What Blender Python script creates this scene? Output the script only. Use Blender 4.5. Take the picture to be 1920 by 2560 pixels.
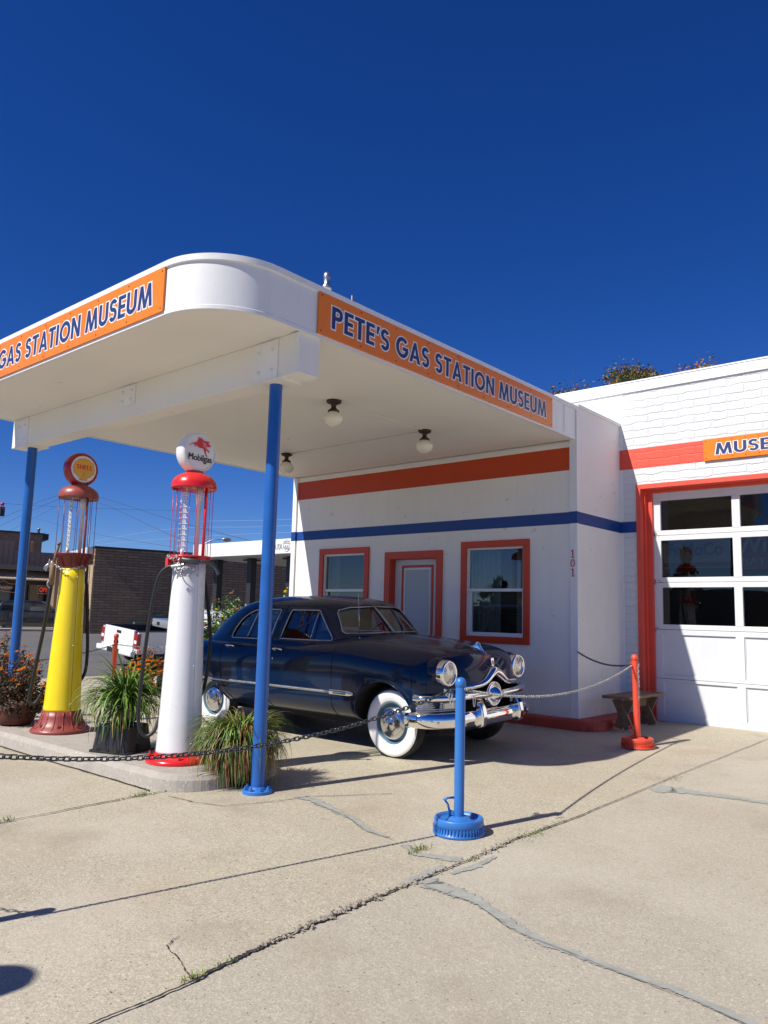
import bpy, math, random
from mathutils import Vector, Matrix
R_=math.radians
random.seed(7)
for o in list(bpy.data.objects): bpy.data.objects.remove(o)
scn=bpy.context.scene; COL=scn.collection
# ---------------------------------------------------------------- camera
cam=bpy.data.cameras.new("camera"); co=bpy.data.objects.new("camera",cam); COL.objects.link(co)
yaw,pit,rol=0.7151,0.133,0.0265
f0=Vector((-math.sin(yaw),math.cos(yaw),0)); r0=Vector((math.cos(yaw),math.sin(yaw),0)); u0=Vector((0,0,1))
fw=f0*math.cos(pit)+u0*math.sin(pit); up=u0*math.cos(pit)-f0*math.sin(pit)
rr=r0*math.cos(rol)+up*math.sin(rol); uu=-r0*math.sin(rol)+up*math.cos(rol)
co.matrix_world=Matrix(((rr.x,uu.x,-fw.x,4.5801),(rr.y,uu.y,-fw.y,-9.0072),(rr.z,uu.z,-fw.z,1.3033),(0,0,0,1)))
cam.sensor_fit='HORIZONTAL'; cam.sensor_width=36; cam.lens=36*1955.048/1920; cam.clip_start=0.05; cam.clip_end=2000
scn.camera=co
# ---------------------------------------------------------------- sky, sun, exposure
world=bpy.data.worlds.new("World"); scn.world=world; world.use_nodes=True
nt=world.node_tree; bg=nt.nodes['Background']; sky=nt.nodes.new('ShaderNodeTexSky'); sky.sky_type='NISHITA'
SUND=Vector((0.26,0.915,-1.0)).normalized(); SEL=math.asin(-SUND.z); SAZ=math.atan2(-SUND.x,-SUND.y)
sky.sun_disc=False; sky.sun_elevation=SEL; sky.sun_rotation=SAZ; sky.altitude=2000; sky.air_density=1.0; sky.dust_density=0.0; sky.ozone_density=8.0
hs=nt.nodes.new('ShaderNodeHueSaturation'); hs.inputs['Hue'].default_value=0.5175; hs.inputs['Saturation'].default_value=1.215; hs.inputs['Value'].default_value=1.0
nt.links.new(sky.outputs[0],hs.inputs['Color']); nt.links.new(hs.outputs[0],bg.inputs['Color']); bg.inputs['Strength'].default_value=0.078
sl=bpy.data.lights.new("sun",'SUN'); so=bpy.data.objects.new("sun",sl); COL.objects.link(so)
sl.energy=4.8; sl.angle=R_(0.53); sl.color=(1,0.945,0.85); so.rotation_euler=SUND.to_track_quat('-Z','Y').to_euler(); so.location=(0,-10,20)
scn.view_settings.view_transform='Standard'; scn.view_settings.look='None'; scn.view_settings.exposure=0.38; scn.view_settings.gamma=1
try:
    scn.cycles.max_bounces=10; scn.cycles.diffuse_bounces=5; scn.cycles.glossy_bounces=5; scn.cycles.transparent_max_bounces=24
except Exception: pass
# ---------------------------------------------------------------- materials
def mat(name,col,rough=0.5,metal=0.0,coat=0.0,var=0.0,vs=6.0,bump=0.0,bs=40.0,bd=0.01,spec=0.5,emit=None,alpha=None,spot=None,streak=0.0):
    m=bpy.data.materials.new(name); m.use_nodes=True; n=m.node_tree.nodes; l=m.node_tree.links; b=n['Principled BSDF']
    b.inputs['Base Color'].default_value=(*col,1); b.inputs['Roughness'].default_value=rough; b.inputs['Metallic'].default_value=metal
    b.inputs['Coat Weight'].default_value=coat; b.inputs['Coat Roughness'].default_value=0.03; b.inputs['Specular IOR Level'].default_value=spec
    tc=n.new('ShaderNodeTexCoord')
    if var>0:
        t=n.new('ShaderNodeTexNoise'); t.inputs['Scale'].default_value=vs; t.inputs['Detail'].default_value=6; t.inputs['Roughness'].default_value=.65
        l.new(tc.outputs['Object'],t.inputs['Vector']); r=n.new('ShaderNodeMapRange'); r.inputs[1].default_value=.3; r.inputs[2].default_value=.7
        r.inputs[3].default_value=1-var; r.inputs[4].default_value=1+var*.6; l.new(t.outputs[0],r.inputs[0])
        mx=n.new('ShaderNodeVectorMath'); mx.operation='SCALE'; mx.inputs[0].default_value=col; l.new(r.outputs[0],mx.inputs['Scale']); l.new(mx.outputs[0],b.inputs['Base Color'])
        r2=n.new('ShaderNodeMapRange'); r2.inputs[1].default_value=.3; r2.inputs[2].default_value=.7; r2.inputs[3].default_value=rough*.85; r2.inputs[4].default_value=min(1,rough*1.2)
        l.new(t.outputs[0],r2.inputs[0]); l.new(r2.outputs[0],b.inputs['Roughness'])
        if streak:
            mp=n.new('ShaderNodeMapping'); mp.inputs['Scale'].default_value=(9,9,.55); l.new(tc.outputs['Object'],mp.inputs['Vector']); t5=n.new('ShaderNodeTexNoise'); t5.inputs['Scale'].default_value=1.6; t5.inputs['Detail'].default_value=5; l.new(mp.outputs[0],t5.inputs['Vector'])
            r5=n.new('ShaderNodeMapRange'); r5.inputs[1].default_value=.50; r5.inputs[2].default_value=.75; r5.inputs[3].default_value=1; r5.inputs[4].default_value=1-streak; l.new(t5.outputs[0],r5.inputs[0])
            ml=n.new('ShaderNodeMath'); ml.operation='MULTIPLY'; l.new(r.outputs[0],ml.inputs[0]); l.new(r5.outputs[0],ml.inputs[1]); l.new(ml.outputs[0],mx.inputs['Scale'])
        if spot:
            t3=n.new('ShaderNodeTexNoise'); t3.inputs['Scale'].default_value=spot[1]; t3.inputs['Detail'].default_value=8; l.new(tc.outputs['Object'],t3.inputs['Vector'])
            r3=n.new('ShaderNodeMapRange'); r3.inputs[1].default_value=spot[2]; r3.inputs[2].default_value=spot[2]+.05; l.new(t3.outputs[0],r3.inputs[0])
            mm=n.new('ShaderNodeMix'); mm.data_type='RGBA'; l.new(r3.outputs[0],mm.inputs[0]); l.new(mx.outputs[0],mm.inputs[6]); mm.inputs[7].default_value=(*spot[0],1); l.new(mm.outputs[2],b.inputs['Base Color'])
    if bump>0:
        t=n.new('ShaderNodeTexNoise'); t.inputs['Scale'].default_value=bs; t.inputs['Detail'].default_value=4; l.new(tc.outputs['Object'],t.inputs['Vector'])
        bp=n.new('ShaderNodeBump'); bp.inputs['Strength'].default_value=bump; bp.inputs['Distance'].default_value=bd; l.new(t.outputs[0],bp.inputs['Height']); l.new(bp.outputs[0],b.inputs['Normal'])
    if emit: b.inputs['Emission Color'].default_value=(*emit[0],1); b.inputs['Emission Strength'].default_value=emit[1]
    if alpha is not None: b.inputs['Alpha'].default_value=alpha
    return m
def glass(name,tint,refl=1.0,rough=0.0,trans=0.8,f0_=.08):
    # thin architectural pane: tinted transparency under a Fresnel reflection
    m=bpy.data.materials.new(name); m.use_nodes=True; n=m.node_tree.nodes; l=m.node_tree.links; n.remove(n['Principled BSDF'])
    o=n['Material Output']; g=n.new('ShaderNodeBsdfGlossy'); g.inputs['Roughness'].default_value=rough; g.inputs['Color'].default_value=(refl,refl,refl,1)
    t=n.new('ShaderNodeBsdfTransparent'); t.inputs['Color'].default_value=(*[c*trans for c in tint],1)
    ge=n.new('ShaderNodeNewGeometry'); dt=n.new('ShaderNodeVectorMath'); dt.operation='DOT_PRODUCT'; l.new(ge.outputs['Normal'],dt.inputs[0]); l.new(ge.outputs['Incoming'],dt.inputs[1])
    ab=n.new('ShaderNodeMath'); ab.operation='ABSOLUTE'; l.new(dt.outputs['Value'],ab.inputs[0]); om=n.new('ShaderNodeMath'); om.operation='SUBTRACT'; om.inputs[0].default_value=1; l.new(ab.outputs[0],om.inputs[1])
    pw_=n.new('ShaderNodeMath'); pw_.operation='POWER'; pw_.inputs[1].default_value=5; l.new(om.outputs[0],pw_.inputs[0]); fr=n.new('ShaderNodeMath'); fr.operation='MULTIPLY_ADD'; fr.inputs[1].default_value=1-f0_; fr.inputs[2].default_value=f0_; l.new(pw_.outputs[0],fr.inputs[0]); mx=n.new('ShaderNodeMixShader')
    tc=n.new('ShaderNodeTexCoord'); tx=n.new('ShaderNodeTexNoise'); tx.inputs['Scale'].default_value=1.6; l.new(tc.outputs['Object'],tx.inputs['Vector'])
    bp=n.new('ShaderNodeBump'); bp.inputs['Strength'].default_value=.06; bp.inputs['Distance'].default_value=.02; l.new(tx.outputs[0],bp.inputs['Height']); l.new(bp.outputs[0],g.inputs['Normal'])
    l.new(fr.outputs[0],mx.inputs[0]); l.new(t.outputs[0],mx.inputs[1]); l.new(g.outputs[0],mx.inputs[2]); l.new(mx.outputs[0],o.inputs['Surface'])
    return m
WHT=(.78,.775,.755)
M=dict(
 white=mat('white_paint',WHT,.55,streak=0.035,var=.05,vs=1.3,bump=.12,bs=30,bd=.004,spot=((.60,.58,.53),7,.66)),
 soffit=mat('soffit_paint',(.79,.775,.73),.6,var=.04,vs=.9,bump=.1,bs=12,bd=.004,spot=((.5,.48,.44),5,.72)),
 metalwhite=mat('white_metal',(.78,.79,.8),.38,streak=0.05,var=.05,vs=3,spot=((.5,.5,.49),11,.73),bump=.1,bs=6,bd=.006),
 fascia=mat('fascia_metal',(.74,.75,.76),.34,streak=0.05,var=.04,vs=2,bump=.3,bs=4.5,bd=.01,spot=((.5,.5,.49),13,.72)),
 stripe_red=mat('red_stripe',(.50,.050,.003),.5,var=.08,vs=3,bump=.2,bs=30,bd=.004),
 coral=mat('coral_red_paint',(.74,.085,.05),.45,var=.08,vs=3,bump=.25,bs=30,bd=.004),
 curbred=mat('curb_red',(.50,.06,.035),.55,var=.2,vs=5,bump=.3,bs=30,bd=.006,spot=((.3,.06,.04),8,.62)),
 trimred=mat('trim_red',(.54,.052,.010),.4,var=.08,vs=6,bump=.1,bs=50),
 stripe_blue=mat('blue_stripe',(.003,.048,.24),.45,var=.1,vs=4),
 blue=mat('blue_post_paint',(.012,.10,.38),.32,var=.1,vs=5,bump=.12,bs=60,bd=.003,coat=.15),
 bollblue=mat('bollard_blue',(.03,.165,.50),.36,var=.08,vs=9,bump=.12,bs=60,bd=.003),
 bollred=mat('bollard_red',(.72,.075,.035),.4,var=.1,vs=9,bump=.12,bs=60,bd=.003),
 orange=mat('sign_orange',(.82,.205,.010),.35,var=.04,vs=3),
 navy=mat('sign_navy',(.025,.045,.16),.4,var=.06,vs=6),
 signwhite=mat('sign_white',(.8,.8,.8),.4),
 digit=mat('digit_red',(.42,.02,.02),.35),
 chrome=mat('chrome',(.86,.86,.86),.045,metal=1,var=.04,vs=8),
 steel=mat('galvanised_steel',(.45,.46,.47),.35,metal=.9,var=.15,vs=30),
 chaindark=mat('dark_chain',(.10,.11,.12),.35,metal=.85,var=.3,vs=30),
 carpaint=mat('car_paint',(.0022,.014,.046),.35,coat=.6,spec=.1),
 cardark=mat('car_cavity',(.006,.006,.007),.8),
 interior=mat('car_interior',(.045,.05,.055),.8,var=.2,vs=9),
 tyre=mat('tyre_rubber',(.018,.018,.018),.7,bump=.3,bs=80,bd=.003),
 whitewall=mat('whitewall',(.78,.78,.77),.45,streak=0.03,var=.04,vs=7),
 hubchrome=mat('hub_chrome',(.62,.62,.63),.16,metal=1,var=.1,vs=12),
 rim=mat('rim_paint',(.10,.19,.26),.3,coat=.4),
 black=mat('black_plastic',(.018,.019,.021),.45,var=.2,vs=8,bump=.15,bs=30),
 rubber=mat('hose_rubber',(.012,.012,.013),.5),
 lens=mat('lamp_lens',(.6,.6,.55),.12,metal=.75,bump=.5,bs=60,bd=.004),
 yellow=mat('yellow_enamel',(.86,.66,.01),.30,streak=0.035,coat=.25,var=.05,vs=4,bump=.05,bs=6),
 pumpwhite=mat('white_enamel',(.74,.75,.78),.28,streak=0.035,coat=.3,var=.04,vs=3,bump=.12,bs=7,bd=.006,spot=((.45,.43,.4),12,.72)),
 pumpred=mat('red_enamel',(.66,.015,.018),.25,coat=.4,var=.06,vs=5),
 primer=mat('primer_red',(.27,.055,.045),.38,var=.12,vs=6,bump=.1,bs=30,spot=((.2,.12,.1),14,.68)),
 bowl=mat('dark_red_bowl',(.16,.015,.014),.35,var=.1),
 shellred=mat('globe_red',(.30,.008,.016),.25,coat=.4),
 shellyel=mat('shell_yellow',(.72,.38,.012),.3,coat=.3),
 logored=mat('logo_red',(.62,.02,.02),.35), logoblack=mat('logo_black',(.012,.012,.014),.4),
 globewhite=mat('globe_white',(.72,.72,.72),.25,coat=.4),
 milk=mat('milk_glass',(.78,.75,.66),.12,coat=.5),
 bronze=mat('bronze_fitting',(.05,.025,.018),.45,metal=.4),
 tube=glass('gauge_glass',(.97,.98,1),.8,trans=.99,f0_=.045),
 wood=mat('weathered_wood',(.23,.145,.085),.75,var=.4,vs=12,bump=.5,bs=40,bd=.006),
 terracotta=mat('dark_terracotta',(.10,.025,.015),.6,var=.2), potgreen=mat('green_glazed_pot',(.03,.09,.07),.3,coat=.3,var=.2,vs=6),
 potdark=mat('dark_pot',(.03,.02,.018),.6,var=.2),
 gleafA=mat('grass_green',(.14,.245,.032),.42,var=.35,vs=9), gleafB=mat('grass_dark',(.04,.10,.017),.45,var=.3,vs=9), gleafC=mat('grass_straw',(.30,.22,.06),.55,var=.3,vs=9), gleafD=mat('grass_rust',(.20,.075,.025),.6,var=.3,vs=9),
 petalO=mat('orange_petals',(.88,.37,.02),.55,var=.25,vs=30), petalR=mat('red_petals',(.72,.05,.03),.5,var=.2,vs=30), petalY=mat('yellow_petals',(.85,.70,.02),.5), petalP=mat('peach_petals',(.80,.30,.12),.5,var=.2,vs=30),
 browndark=mat('dry_brown_leaves',(.055,.024,.018),.6,var=.4,vs=12), brownmid=mat('dry_leaves',(.12,.05,.025),.6,var=.4,vs=12),
 bushA=mat('bush_leaf',(.10,.18,.045),.38,var=.3,vs=7), bushB=mat('bush_leaf_dark',(.025,.06,.012),.45,var=.3,vs=7), bushC=mat('bush_leaf_pale',(.16,.24,.08),.4),
 treeA=mat('tree_leaf_olive',(.12,.13,.03),.5,var=.3,vs=3), treeB=mat('tree_leaf_rust',(.30,.12,.025),.5,var=.3,vs=3), treeC=mat('tree_leaf_dark',(.03,.055,.014),.5), bark=mat('bark',(.08,.06,.045),.85,var=.3,vs=8),
 truckwhite=mat('truck_white',(.75,.76,.78),.25,coat=.5), tan=mat('tan_stucco',(.42,.31,.20),.8,var=.2,vs=5,bump=.6,bs=9,bd=.05),
 taillight=mat('red_lens',(.30,.008,.012),.15,coat=.6), suv=mat('suv_paint',(.012,.013,.015),.2,coat=1), winglass=mat('dark_window_glass',(.01,.012,.014),.04,coat=1),
 silver=mat('silver_paint',(.42,.43,.44),.28,metal=.5,coat=.8),
 cladding=mat('brown_cladding',(.24,.17,.13),.6,var=.12,vs=3), roofdark=mat('dark_roof_metal',(.02,.02,.025),.5), storedark=mat('storefront_dark',(.06,.05,.042),.4,var=.5,vs=1.2),  # dark roof metal serves caps, roof edges, cladding grooves and the awning band
 neon=mat('neon_red',(.6,.05,.03),.4,emit=((1,.09,.04),.45)), neonw=mat('neon_pale',(.5,.3,.25),.4,emit=((.8,.45,.35),.12)),
 greypaint=mat('grey_wall_paint',(.55,.55,.55),.6), letter=mat('grey_letters',(.42,.43,.44),.5), colblack=mat('column_black',(.02,.02,.022),.5), colgrey=mat('column_grey',(.22,.25,.29),.5),
 cable=mat('cable',(.05,.055,.065),.6), cablelit=mat('cable_pale',(.45,.5,.6),.4), utilgreen=mat('utility_green',(.08,.14,.11),.5),
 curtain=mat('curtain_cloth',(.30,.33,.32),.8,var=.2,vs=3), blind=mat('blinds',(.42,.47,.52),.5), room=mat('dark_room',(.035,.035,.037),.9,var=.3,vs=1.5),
 pane=glass('window_pane',(.62,.70,.68),.9,trans=.75,f0_=.10), garagepane=glass('garage_pane',(.55,.6,.6),1,trans=.85,f0_=.055), carglass=glass('car_glass',(.50,.60,.64),1,trans=.75,f0_=.11),
 doorwhite=mat('door_white',(.66,.68,.70),.42,streak=0.03,var=.05,vs=2.5,bump=.1,bs=20,bd=.004,spot=((.35,.2,.15),7,.735)),
 rust=mat('rust_stain',(.20,.06,.025),.8), vinyl=mat('vinyl_frame',(.72,.74,.76),.35), signdark=mat('old_sign_red',(.45,.06,.05),.5), signpale=mat('old_sign_pale',(.62,.56,.48),.5),
 sealer=mat('joint_dark',(.035,.03,.025),.95,var=.4,vs=25), filler=mat('crack_filler',(.31,.315,.285),.8,var=.2,vs=14,bump=.4,bs=30,bd=.006),  # dark colour of the slab joints and cracks, grey crack filler
 chipm=mat('concrete_chips',(.36,.31,.25),.85,var=.3,vs=30),
)
def ground_mat():
    m=bpy.data.materials.new('exposed_aggregate_concrete'); m.use_nodes=True; n=m.node_tree.nodes; l=m.node_tree.links; b=n['Principled BSDF']; b.inputs['Roughness'].default_value=.85
    tc=n.new('ShaderNodeTexCoord'); 
    def noise(s,d=5,r=.6):
        t=n.new('ShaderNodeTexNoise'); t.inputs['Scale'].default_value=s; t.inputs['Detail'].default_value=d; t.inputs['Roughness'].default_value=r; l.new(tc.outputs['Object'],t.inputs['Vector']); return t.outputs[0]
    def ramp(src,a,b2,c0,c1):
        r=n.new('ShaderNodeMapRange'); r.inputs[1].default_value=a; r.inputs[2].default_value=b2; r.inputs[3].default_value=c0; r.inputs[4].default_value=c1; l.new(src,r.inputs[0]); return r.outputs[0]
    def mix(fac,a,bc):
        x=n.new('ShaderNodeMix'); x.data_type='RGBA'
        if isinstance(fac,float): x.inputs[0].default_value=fac
        else: l.new(fac,x.inputs[0])
        for i,v in ((6,a),(7,bc)):
            if isinstance(v,tuple): x.inputs[i].default_value=(*v,1)
            else: l.new(v,x.inputs[i])
        return x.outputs[2]
    c=mix(ramp(noise(.45,6,.6),.36,.66,0,1),(.47,.425,.315),(.40,.36,.275))
    c=mix(ramp(noise(1.9,7,.7),.5,.72,0,.55),c,(.50,.45,.32))      # warm worn patches
    c=mix(ramp(noise(3.1,9,.7),.57,.74,0,.5),c,(.25,.215,.18))   # grime
    c=mix(ramp(noise(66,3,.6),.38,.62,0,.70),c,(.27,.238,.182))      # sand grain
    c=mix(ramp(noise(95,2,.6),.54,.68,0,.75),c,(.60,.53,.42))
    v=n.new('ShaderNodeTexVoronoi'); v.inputs['Scale'].default_value=62; l.new(tc.outputs['Object'],v.inputs['Vector'])
    sel=n.new('ShaderNodeSeparateColor'); l.new(v.outputs['Color'],sel.inputs[0])
    pick=ramp(sel.outputs[0],.72,.9,0,1); size=ramp(v.outputs['Distance'],.26,.34,1,0)
    mu=n.new('ShaderNodeMath'); mu.operation='MULTIPLY'; l.new(pick,mu.inputs[0]); l.new(size,mu.inputs[1])
    c=mix(mu.outputs[0],c,(.58,.53,.44))                             # pale aggregate
    v2=n.new('ShaderNodeTexVoronoi'); v2.inputs['Scale'].default_value=27; l.new(tc.outputs['Object'],v2.inputs['Vector']); s2=n.new('ShaderNodeSeparateColor'); l.new(v2.outputs['Color'],s2.inputs[0])
    pk=ramp(s2.outputs[0],.90,.95,0,.8); sz=ramp(v2.outputs['Distance'],.18,.30,1,0); m3=n.new('ShaderNodeMath'); m3.operation='MULTIPLY'; l.new(pk,m3.inputs[0]); l.new(sz,m3.inputs[1]); c=mix(m3.outputs[0],c,(.56,.50,.40))
    c=mix(ramp(noise(26,6,.75),.46,.66,0,.45),c,(.30,.265,.205)); c=mix(ramp(noise(.9,4,.5),.55,.75,0,.35),c,(.40,.31,.20))
    pick2=ramp(sel.outputs[1],.95,.96,0,1); mu2=n.new('ShaderNodeMath'); mu2.operation='MULTIPLY'; l.new(pick2,mu2.inputs[0]); l.new(size,mu2.inputs[1])
    c=mix(mu2.outputs[0],c,(.11,.09,.075))
    sx=n.new('ShaderNodeSeparateXYZ'); l.new(tc.outputs['Object'],sx.inputs[0]); c=mix(ramp(sx.outputs[0],1.76,1.80,0,.30),c,(.37,.345,.295))   # the slab beyond the joint is greyer
    c=mix(ramp(noise(1.3,4,.5),.58,.72,0,.42),c,(.25,.205,.15)); c=mix(ramp(noise(.55,5,.6),.50,.62,0,.30),c,(.52,.48,.40))      # old oil and tyre marks
    l.new(c,b.inputs['Base Color'])
    bp=n.new('ShaderNodeBump'); bp.inputs['Strength'].default_value=.55; bp.inputs['Distance'].default_value=.006; l.new(noise(120,4),bp.inputs['Height'])
    bp2=n.new('ShaderNodeBump'); bp2.inputs['Strength'].default_value=.4; bp2.inputs['Distance'].default_value=.02; l.new(noise(6,5),bp2.inputs['Height']); l.new(bp.outputs[0],bp2.inputs['Normal']); l.new(bp2.outputs[0],b.inputs['Normal'])
    return m
M['concrete']=ground_mat()
M['curbconc']=mat('curb_concrete',(.37,.34,.30),.85,var=.15,vs=7,bump=.6,bs=60,bd=.006,spot=((.5,.47,.42),40,.62))
M['asphalt']=mat('street_asphalt',(.115,.112,.11),.9,var=.22,vs=.6,bump=.5,bs=60,bd=.01)
M['sidewalk']=mat('far_sidewalk',(.34,.32,.30),.9,var=.1,vs=1)
def brick_mat(name,c1,c2,mort,bw,bh,ms,bump,dist,painted=False):
    m=bpy.data.materials.new(name); m.use_nodes=True; n=m.node_tree.nodes; l=m.node_tree.links; b=n['Principled BSDF']; b.inputs['Roughness'].default_value=.6 if painted else .85
    tc=n.new('ShaderNodeTexCoord'); sp=n.new('ShaderNodeSeparateXYZ'); l.new(tc.outputs['Object'],sp.inputs[0]); cb=n.new('ShaderNodeCombineXYZ')
    nz=n.new('ShaderNodeTexNoise'); nz.inputs['Scale'].default_value=7; nz.inputs['Detail'].default_value=4; l.new(tc.outputs['Object'],nz.inputs['Vector'])
    nm=n.new('ShaderNodeMath'); nm.operation='MULTIPLY_ADD'; nm.inputs[1].default_value=.075 if painted else .05; l.new(nz.outputs[0],nm.inputs[0]); l.new(sp.outputs[2],nm.inputs[2])
    l.new(sp.outputs[0],cb.inputs[0]); l.new(nm.outputs[0],cb.inputs[1])
    t=n.new('ShaderNodeTexBrick'); l.new(cb.outputs[0],t.inputs['Vector']); t.inputs['Scale'].default_value=1; t.inputs['Brick Width'].default_value=bw; t.inputs['Row Height'].default_value=bh; t.inputs['Mortar Size'].default_value=ms; t.inputs['Mortar Smooth'].default_value=.9 if painted else .35
    t.inputs['Color1'].default_value=(*c1,1); t.inputs['Color2'].default_value=(*c2,1); t.inputs['Mortar'].default_value=(*mort,1); l.new(t.outputs['Color'],b.inputs['Base Color'])
    n2=n.new('ShaderNodeTexNoise'); n2.inputs['Scale'].default_value=13 if painted else 18; n2.inputs['Detail'].default_value=6; l.new(tc.outputs['Object'],n2.inputs['Vector'])
    n3=n.new('ShaderNodeTexNoise'); n3.inputs['Scale'].default_value=3.5; n3.inputs['Detail'].default_value=5; l.new(tc.outputs['Object'],n3.inputs['Vector'])
    bm=n.new('ShaderNodeMath'); bm.operation='MULTIPLY_ADD'; bm.inputs[1].default_value=.75 if painted else .35; l.new(n2.outputs[0],bm.inputs[0])
    inv=n.new('ShaderNodeMath'); inv.operation='MULTIPLY'; l.new(t.outputs['Fac'],inv.inputs[0]); l.new(n3.outputs[0],inv.inputs[1])
    i2=n.new('ShaderNodeMath'); i2.operation='MULTIPLY'; i2.inputs[1].default_value=-1.6; l.new(inv.outputs[0],i2.inputs[0]); l.new(i2.outputs[0],bm.inputs[2])
    bp=n.new('ShaderNodeBump'); bp.inputs['Strength'].default_value=bump; bp.inputs['Distance'].default_value=dist; l.new(bm.outputs[0],bp.inputs['Height']); l.new(bp.outputs[0],b.inputs['Normal'])
    return m
M['wbrick']=brick_mat('white_painted_brick',(.63,.65,.66),(.62,.64,.65),(.62,.64,.65),.42,.105,.014,.6,.012,True)
M['cbrick']=brick_mat('coral_painted_brick',(.74,.085,.05),(.73,.082,.05),(.72,.08,.05),.42,.105,.012,.45,.010,True)
M['dbrick']=brick_mat('dark_street_brick',(.40,.235,.13),(.25,.155,.09),(.17,.12,.08),.7,.15,.03,.9,.05)
M['bbrick']=brick_mat('brown_brick',(.26,.19,.13),(.19,.135,.09),(.15,.12,.09),.4,.12,.015,.5,.02)
M['shingle']=brick_mat('awning_shingles',(.46,.36,.27),(.34,.26,.19),(.14,.10,.08),.3,.14,.012,.6,.02)
# ---------------------------------------------------------------- mesh helpers
class MB:
    def __init__(s): s.v=[]; s.f=[]; s.m=[]; s.s=[]
    def add(s,vs,fs,mi=0,sm=False):
        k=len(s.v); s.v+=[tuple(v) for v in vs]
        for f in fs: s.f.append(tuple(k+i for i in f)); s.m.append(mi); s.s.append(sm)
        return s
    def box(s,a,b,mi=0,T=None):
        x0,y0,z0=a; x1,y1,z1=b
        vs=[(x0,y0,z0),(x1,y0,z0),(x1,y1,z0),(x0,y1,z0),(x0,y0,z1),(x1,y0,z1),(x1,y1,z1),(x0,y1,z1)]
        if T: vs=[tuple(T@Vector(v)) for v in vs]
        return s.add(vs,[(0,3,2,1),(4,5,6,7),(0,1,5,4),(1,2,6,5),(2,3,7,6),(3,0,4,7)],mi)
    def lathe(s,prof,c=(0,0,0),ax='z',n=32,mi=0,sm=True,cap=True,T=None):
        vs=[];fs=[]
        for (r,h) in prof:
            for i in range(n):
                a=2*math.pi*i/n; p=(r*math.cos(a),r*math.sin(a),h)
                if ax=='x': p=(p[2],p[0],p[1])
                elif ax=='y': p=(p[1],p[2],p[0])
                vs.append((p[0]+c[0],p[1]+c[1],p[2]+c[2]))
        if T: vs=[tuple(T@Vector(v)) for v in vs]
        for j in range(len(prof)-1):
            for i in range(n): fs.append((j*n+i,j*n+(i+1)%n,(j+1)*n+(i+1)%n,(j+1)*n+i))
        s.add(vs,fs,mi,sm)
        if cap:
            k=len(s.v)-len(vs)
            if prof[0][0]>1e-4: s.f.append(tuple(k+i for i in reversed(range(n)))); s.m.append(mi); s.s.append(False)
            if prof[-1][0]>1e-4: s.f.append(tuple(k+(len(prof)-1)*n+i for i in range(n))); s.m.append(mi); s.s.append(False)
        return s
    def tube(s,pts,r,n=8,mi=0,closed=False,cap=True):
        P=[Vector(p) for p in pts]; N=len(P); vs=[]; prev=None
        for i,p in enumerate(P):
            a=P[(i-1)%N] if (closed or i>0) else P[i]; b=P[(i+1)%N] if (closed or i<N-1) else P[i]
            t=(b-a).normalized()
            if prev is None:
                q=Vector((0,0,1)) if abs(t.z)<.9 else Vector((1,0,0)); e=t.cross(q).normalized()
            else:
                e=(prev-t*prev.dot(t)); e=e.normalized() if e.length>1e-6 else t.orthogonal().normalized()
            prev=e; g=t.cross(e); ri=r[i] if isinstance(r,(list,tuple)) else r
            for k in range(n):
                an=2*math.pi*k/n; vs.append(tuple(p+(e*math.cos(an)+g*math.sin(an))*ri))
        fs=[]
        for i in range(N if closed else N-1):
            j=(i+1)%N
            for k in range(n): fs.append((i*n+k,i*n+(k+1)%n,j*n+(k+1)%n,j*n+k))
        if cap and not closed: fs.append(tuple(reversed(range(n)))); fs.append(tuple((N-1)*n+k for k in range(n)))
        return s.add(vs,fs,mi,True)
    def prism(s,poly,o,ex,ey,ez,d,mi=0):
        # polygon (u,v) in plane o+u*ex+v*ey, extruded by d along ez
        o,ex,ey,ez=Vector(o),Vector(ex),Vector(ey),Vector(ez); n=len(poly)
        A=[o+ex*p[0]+ey*p[1] for p in poly]; B=[a+ez*d for a in A]
        return s.add(A+B,[tuple(reversed(range(n))),tuple(range(n,2*n))]+[(i,(i+1)%n,n+(i+1)%n,n+i) for i in range(n)],mi)
    def grid(s,rows,mi=0,sm=True,closeu=False):
        m=len(rows[0]); fs=[]
        for i in range(len(rows)-1):
            for j in range(m if closeu else m-1): fs.append((i*m+j,i*m+(j+1)%m,(i+1)*m+(j+1)%m,(i+1)*m+j))
        return s.add([p for r in rows for p in r],fs,mi,sm)
    def obj(s,name,mats,parent=None,fix=True,bevel=0):
        me=bpy.data.meshes.new(name); me.from_pydata(s.v,[],s.f)
        for m in (mats if isinstance(mats,(list,tuple)) else [mats]): me.materials.append(M[m] if isinstance(m,str) else m)
        me.polygons.foreach_set('material_index',s.m); me.polygons.foreach_set('use_smooth',s.s)
        if fix:
            import bmesh
            bm=bmesh.new(); bm.from_mesh(me); bmesh.ops.recalc_face_normals(bm,faces=bm.faces)
            if bevel: bmesh.ops.bevel(bm,geom=[e for e in bm.edges if len(e.link_faces)==2 and e.calc_face_angle(0)>.6],offset=bevel,segments=2,affect='EDGES',profile=.5)
            bm.to_mesh(me); bm.free()
        me.update(); o=bpy.data.objects.new(name,me); COL.objects.link(o)
        if parent is not None: o.parent=parent
        return o
def tag(o,label=None,cat=None,group=None,kind=None):
    if label: o['label']=label
    if cat: o['category']=cat
    if group: o['group']=group
    if kind: o['kind']=kind
    return o
def empty(name,loc,label,cat,rz=0,group=None):
    o=bpy.data.objects.new(name,None); COL.objects.link(o); o.location=loc; o.rotation_euler=(0,0,rz); o.empty_display_size=.1
    return tag(o,label,cat,group)
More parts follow.
